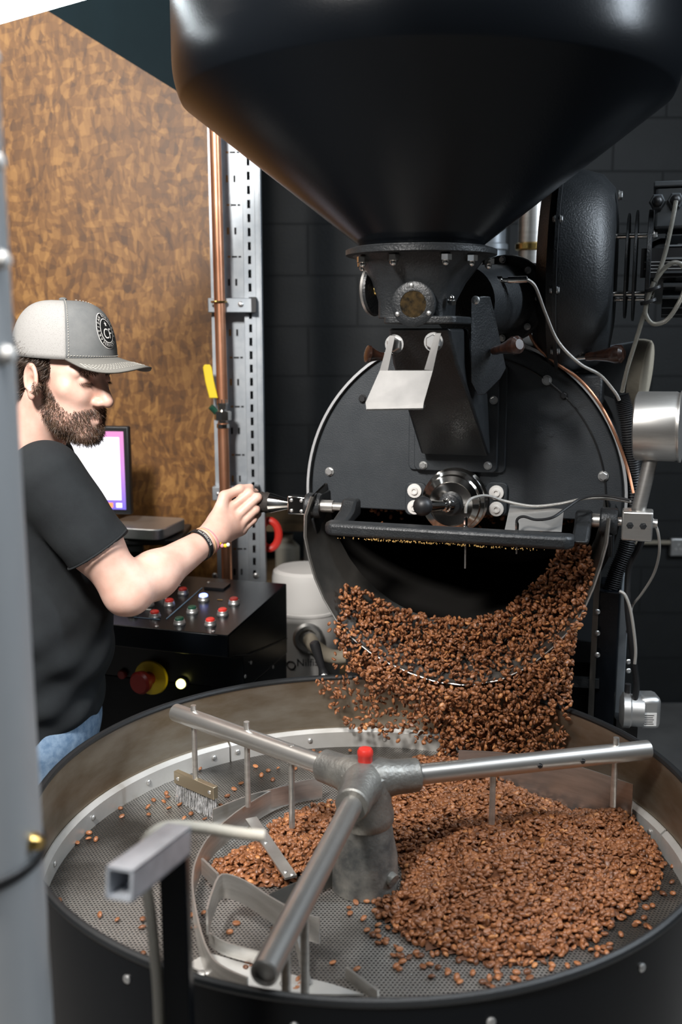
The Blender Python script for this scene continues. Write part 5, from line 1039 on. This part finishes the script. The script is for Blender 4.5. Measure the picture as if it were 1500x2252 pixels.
# cap
cp = math.radians(3); Cf = np.array([math.cos(th_)*math.cos(cp), -math.sin(th_)*math.cos(cp), -math.sin(cp)]); Cu = np.cross(Hr, Cf); CM = np.stack([Cf, Hr, Cu], 1); CC = hl((-.002, 0, .050))
def capP(phi, t, o=0.0):                                              # azimuth from front, height fraction, offset
    e = t*PI/2; kf = max(math.cos(phi), 0); rx = .112+.004*kf; c = math.cos(e)**(.62-.10*kf); H = .112
    p = np.array([(rx*c+o*math.cos(e))*math.cos(phi)+.004, (.0895*c+o*math.cos(e))*math.sin(phi), H*math.sin(e)+o*math.sin(e)]); return CC+CM@p
def cap_patch(a0, a1, na, nt=18, o=0.0, t1=1.0):
    return [[Vector(capP(math.radians(a0+(a1-a0)*i/na), t1*j/nt, o)) for i in range(na+1)] for j in range(nt+1)]
M['capgrey'] = mat('grey_cap_cotton', (.125, .13, .13), .8, c2=(.16, .163, .16), scale=30, bump=.3, bscale=900)
M['capbrim'] = mat('brown_grey_brim_cotton', (.155, .15, .135), .8, bump=.3, bscale=900)
def net_mat():
    t = NT('white_cap_netting'); b = t.b; b.inputs['Base Color'].default_value = (.62, .60, .57, 1); b.inputs['Roughness'].default_value = .8; tc = t.n('ShaderNodeTexCoord'); v = t.n('ShaderNodeTexVoronoi', Scale=420.0); t.l(tc.outputs['Object'], v.inputs['Vector'])
    rp = t.n('ShaderNodeValToRGB'); rp.color_ramp.elements[0].color = (.19, .18, .17, 1); rp.color_ramp.elements[1].color = (.33, .32, .305, 1); rp.color_ramp.elements[0].position = .12; rp.color_ramp.elements[1].position = .3; t.l(v.outputs['Distance'], rp.inputs[0]); t.l(rp.outputs[0], b.inputs['Base Color']); return t.m
FA = 54
def shell(name, m, a0, a1, na, o=0.0): ob = MB().loft(cap_patch(a0, a1, na, o=o), closed=False).build(name, m, person, fix=True, smooth=60); md = ob.modifiers.new('cloth', 'SOLIDIFY'); md.thickness = .002; return ob
fpn = shell('cap_front', M['capgrey'], -FA, FA, 40, .0008); shell('cap_mesh', net_mat(), FA-1, 360-FA+1, 60)
MB().ball(Vector(capP(0, 1.0, .002)), .008, sc=(1, 1, .5)).build('cap_button', M['capgrey'], fpn)
M['thread'] = mat('pale_thread', (.55, .52, .46), .8)
def stitch(pts, parent):
    b = MB(); pts = [Vector(p) for p in pts]
    for i in range(0, len(pts)-1, 2): b.tube([pts[i], pts[i].lerp(pts[i+1], .9)], .0006, 4)
    b.build('stitching', M['thread'], parent)
for s1 in (-1, 1): stitch([capP(s1*math.radians(FA-3), .02+.95*i/60, .0022) for i in range(61)], fpn)
stitch([capP(math.radians(-FA+2*FA*i/70), .045, .0024) for i in range(71)], fpn)
def brimP(phi, u, dz=0.0):
    b = CM.T@(capP(phi, 0)-CC); k = phi/math.radians(FA); ln = .088*max(1-abs(k)**2.6, 0)**.5; y = b[1]*(1+.04*u); x = b[0]+ln*u; ue = u*ln/.088
    return CC+CM@np.array([x, y, b[2]+.004-.012*ue-5.6*y*y*(.10+.90*ue)+dz])
rows = [[Vector(brimP(math.radians(-FA+2*FA*i/44), j/12)) for i in range(45)] for j in range(13)]
bo = MB().loft(rows, closed=False).build('cap_brim', M['capbrim'], person, smooth=60); md = bo.modifiers.new('board', 'SOLIDIFY'); md.thickness = .004; md.offset = 0
for u in (.55, .64, .73, .82): stitch([brimP(math.radians(-FA*.93+2*FA*.93*i/80), u, .0024) for i in range(81)], bo)
# badge on the cap front
def bad(u, v, o=.0): return Vector(capP(math.atan2(u, .112), max((math.asin(min(max((v+.056)/.112, 0), .98)))/(PI/2), 0), .0016+o))
M['bk'] = mat('badge_black', (.008, .008, .008), .6); M['wh'] = mat('badge_white', (.72, .70, .67), .6)
def disc(r0, r1, m, o, name='badge'):
    b = MB(); n2 = 48; rr2 = [r0+(r1-r0)*k/5 for k in range(6)]
    b.loft([[bad(r*math.cos(2*PI*i/n2), r*math.sin(2*PI*i/n2), o) for i in range(n2)] for r in rr2], caps=False); return b.build(name, M[m], fpn, smooth=60)
bdg = disc(.0001, .034, 'wh', .0, 'cap_badge')
for r0, r1, m in ((.0008, .0325, 'bk'),): disc(r0, r1, m, .0005, 'badge_field')
disc(.0215, .0232, 'wh', .001, 'badge_ring')
# the side toward the viewer is the wearer's right: mirror u so lettering reads correctly from outside
def cf_text(body, size, u0, v0, rotq=0.0): 
    def fn(c):
        x = c.x*math.cos(rotq)-c.y*math.sin(rotq)+u0; y = c.x*math.sin(rotq)+c.y*math.cos(rotq)+v0; return bad(-x, y, .0012+c.z*0)
    return text(body, size, 'lettering', M['wh'], fpn, None, ext=0, fn=fn)
cf_text('CF', .027, 0, -.006)
star = MB(); 
sp5 = [bad(-(.0055 if i % 2 == 0 else .0023)*math.sin(i*PI/5), .0125+(.0055 if i % 2 == 0 else .0023)*math.cos(i*PI/5), .0014) for i in range(10)]; star.add(sp5+[bad(0, .0125, .0014)], [(i, (i+1) % 10, 10) for i in range(10)]).build('badge_star', M['wh'], fpn, fix=False)
def ring_text(body, a_start, step, flip=False):
    for i, chr_ in enumerate(body):
        a = math.radians(a_start - i*step*(-1 if flip else 1)); r = .0278
        if chr_ != ' ': cf_text(chr_, .0088, r*math.cos(a), r*math.sin(a), a-PI/2 + (PI if flip else 0))
ring_text('ARTISAN ROASTERS', 212, 15.5); ring_text('SERVICES', 228, 12, True)
# hair, beard, brows as strands
me_ = person.data; nrm = np.zeros(len(pv)*3); me_.vertices.foreach_get('normal', nrm); nrm = nrm.reshape(-1, 3); co = np.zeros(len(me_.vertices)*3); me_.vertices.foreach_get('co', co); co = co.reshape(-1, 3)
Q = (co-HCt)@HM; f_, r_, u_ = Q.T; ar = np.abs(r_)
def strands(name, mask, per, ln, wdt_, down, m, jit=.35, lift=.6):
    ids = np.where(mask)[0]
    if not len(ids): return
    ids = np.repeat(ids, per); P0 = co[ids]+rng.normal(0, .0013, (len(ids), 3)); N0 = nrm[ids]; D0 = N0*lift+np.array(down)+rng.normal(0, jit, (len(ids), 3)); D0 /= np.linalg.norm(D0, axis=1)[:, None]
    Lh = ln*rng.uniform(.5, 1.2, len(ids)); sd = np.cross(D0, rng.normal(size=(len(ids), 3))); sd /= np.linalg.norm(sd, axis=1)[:, None]; sd *= wdt_
    mid = P0+D0*(Lh*.6)[:, None]; tip = P0+(D0+np.array(down)*.5)*Lh[:, None]; V4 = np.stack([P0-sd, P0+sd, mid+sd*.7, mid-sd*.7, tip], 1).reshape(-1, 3); k = np.arange(len(ids))*5
    fs = [(a, a+1, a+2, a+3) for a in k]+[(a+3, a+2, a+4) for a in k]; me = bpy.data.meshes.new(name); me.from_pydata(V4.tolist(), [], fs); me.materials.append(m); o = bpy.data.objects.new(name, me); COL.objects.link(o); o.parent = person; o['kind'] = 'stuff'; return o
M['hair'] = mat('dark_brown_hair', (.030, .018, .012), .5, c2=(.075, .045, .028), scale=90); M['beardhair'] = mat('brown_beard_hair', (.032, .018, .011), .5, c2=(.13, .075, .042), scale=70)
cheek = np.interp(f_, [-.01, .02, .045, .07, .095, .11], [.012, .005, -.030, -.046, -.036, -.034])
neckl = np.interp(f_, [.0, .03, .08], [-.060, -.098, -.135])
bm2 = (f_ > .004) & (u_ < cheek) & (u_ > neckl) & (nrm@Hu > -.97); lips = (f_ > .088) & (ar < .020) & (u_ < -.051) & (u_ > -.068); bm2 &= ~lips; bm2 &= ~((ar > .070) & (f_ < .012)); bm2 &= (co[:, 2] > HCt[2]-.16) & (f_ < .118) & ~((f_ > .10) & (u_ > -.036) & (ar < .014))
strands('beard', bm2, 2, .0085, .00042, tuple(-.55*Hu+.15*Hf), M['beardhair'])
hm2 = (f_ < .030) & (u_ > np.interp(f_, [-.12, -.05, -.02, .0, .02, .03], [-.045, -.040, .030, .036, .012, .02])) & (u_ < .075) & ~((f_ > -.034) & (f_ < .016) & (u_ < .034)) & (f_ > -.13) & (ar < .0795)
strands('hair', hm2, 5, .015, .0005, tuple(-.5*Hu-.45*Hf), M['hair'], .3, .45)
bw = (u_ > .033) & (u_ < .043) & (ar > .012) & (ar < .048) & (f_ > .06); strands('eyebrow', bw, 3, .007, .0004, tuple(-.2*Hu), M['hair'], .3)
lash = (u_ > .0115) & (u_ < .0155) & (ar > .018) & (ar < .045) & (f_ > .078); strands('eyelashes', lash, 3, .006, .0003, tuple(-.3*Hu+.7*Hf), M['hair'], .2)
# wristband and string bracelets
def wrist_ring(t, r, rr_, name, m, tilt=(0, 0, 0), sq=False, parent=person):
    c = Vector(EL+(WR-EL)*t); d0 = Vector((WR-EL)/np.linalg.norm(WR-EL))+Vector(tilt); a, b, d0 = frame(d0)
    if sq: return MB().lathe(c-d0*.006, d0, [(r, 0), (r+.002, .001), (r+.002, .012), (r, .013)], 40, False, False).build(name, m, parent), c, a, b, d0
    return MB().tube([c+a*(r*math.cos(2*PI*i/36))+b*(r*math.sin(2*PI*i/36)) for i in range(36)], rr_, 6, True).build(name, m, parent), c, a, b, d0
wb_, wc_, wa, wbb, wdd = wrist_ring(.89, .034, 0, 'wristband', M['rubber'], sq=True)
M['pink'] = mat('pink_thread', (.65, .25, .28), .8); M['tan'] = mat('tan_thread', (.62, .40, .24), .8)
wrist_ring(.965, .0325, .0016, 'string_bracelet', M['tan'], (.1, .0, .0)); wrist_ring(.99, .0318, .0014, 'string_bracelet', M['pink'], (-.08, 0, .05))
vdir = (CAM-wc_).normalized(); a0w = math.atan2(vdir.dot(wbb), vdir.dot(wa))
def wfn(c): a = a0w-.25-c.x/.036; return wc_+wdd*(.0005-c.y)+wa*(.0366*math.cos(a))+wbb*(.0366*math.sin(a))
text('BUTSSKETM', .0085, 'lettering', M['wh'], wb_, None, ext=0, fn=wfn)
bp0 = WD(484, 1188, 2.165)
for i, (dx, dz, m) in enumerate(((0, 0, 'yellow'), (.006, -.006, 'pink'), (.013, -.006, 'yellow'), (.019, -.004, 'white'))): MB().ball(bp0+Vector((dx, -.012, dz-.004)), .0048, 10, 6).build('bead', M[m], person)
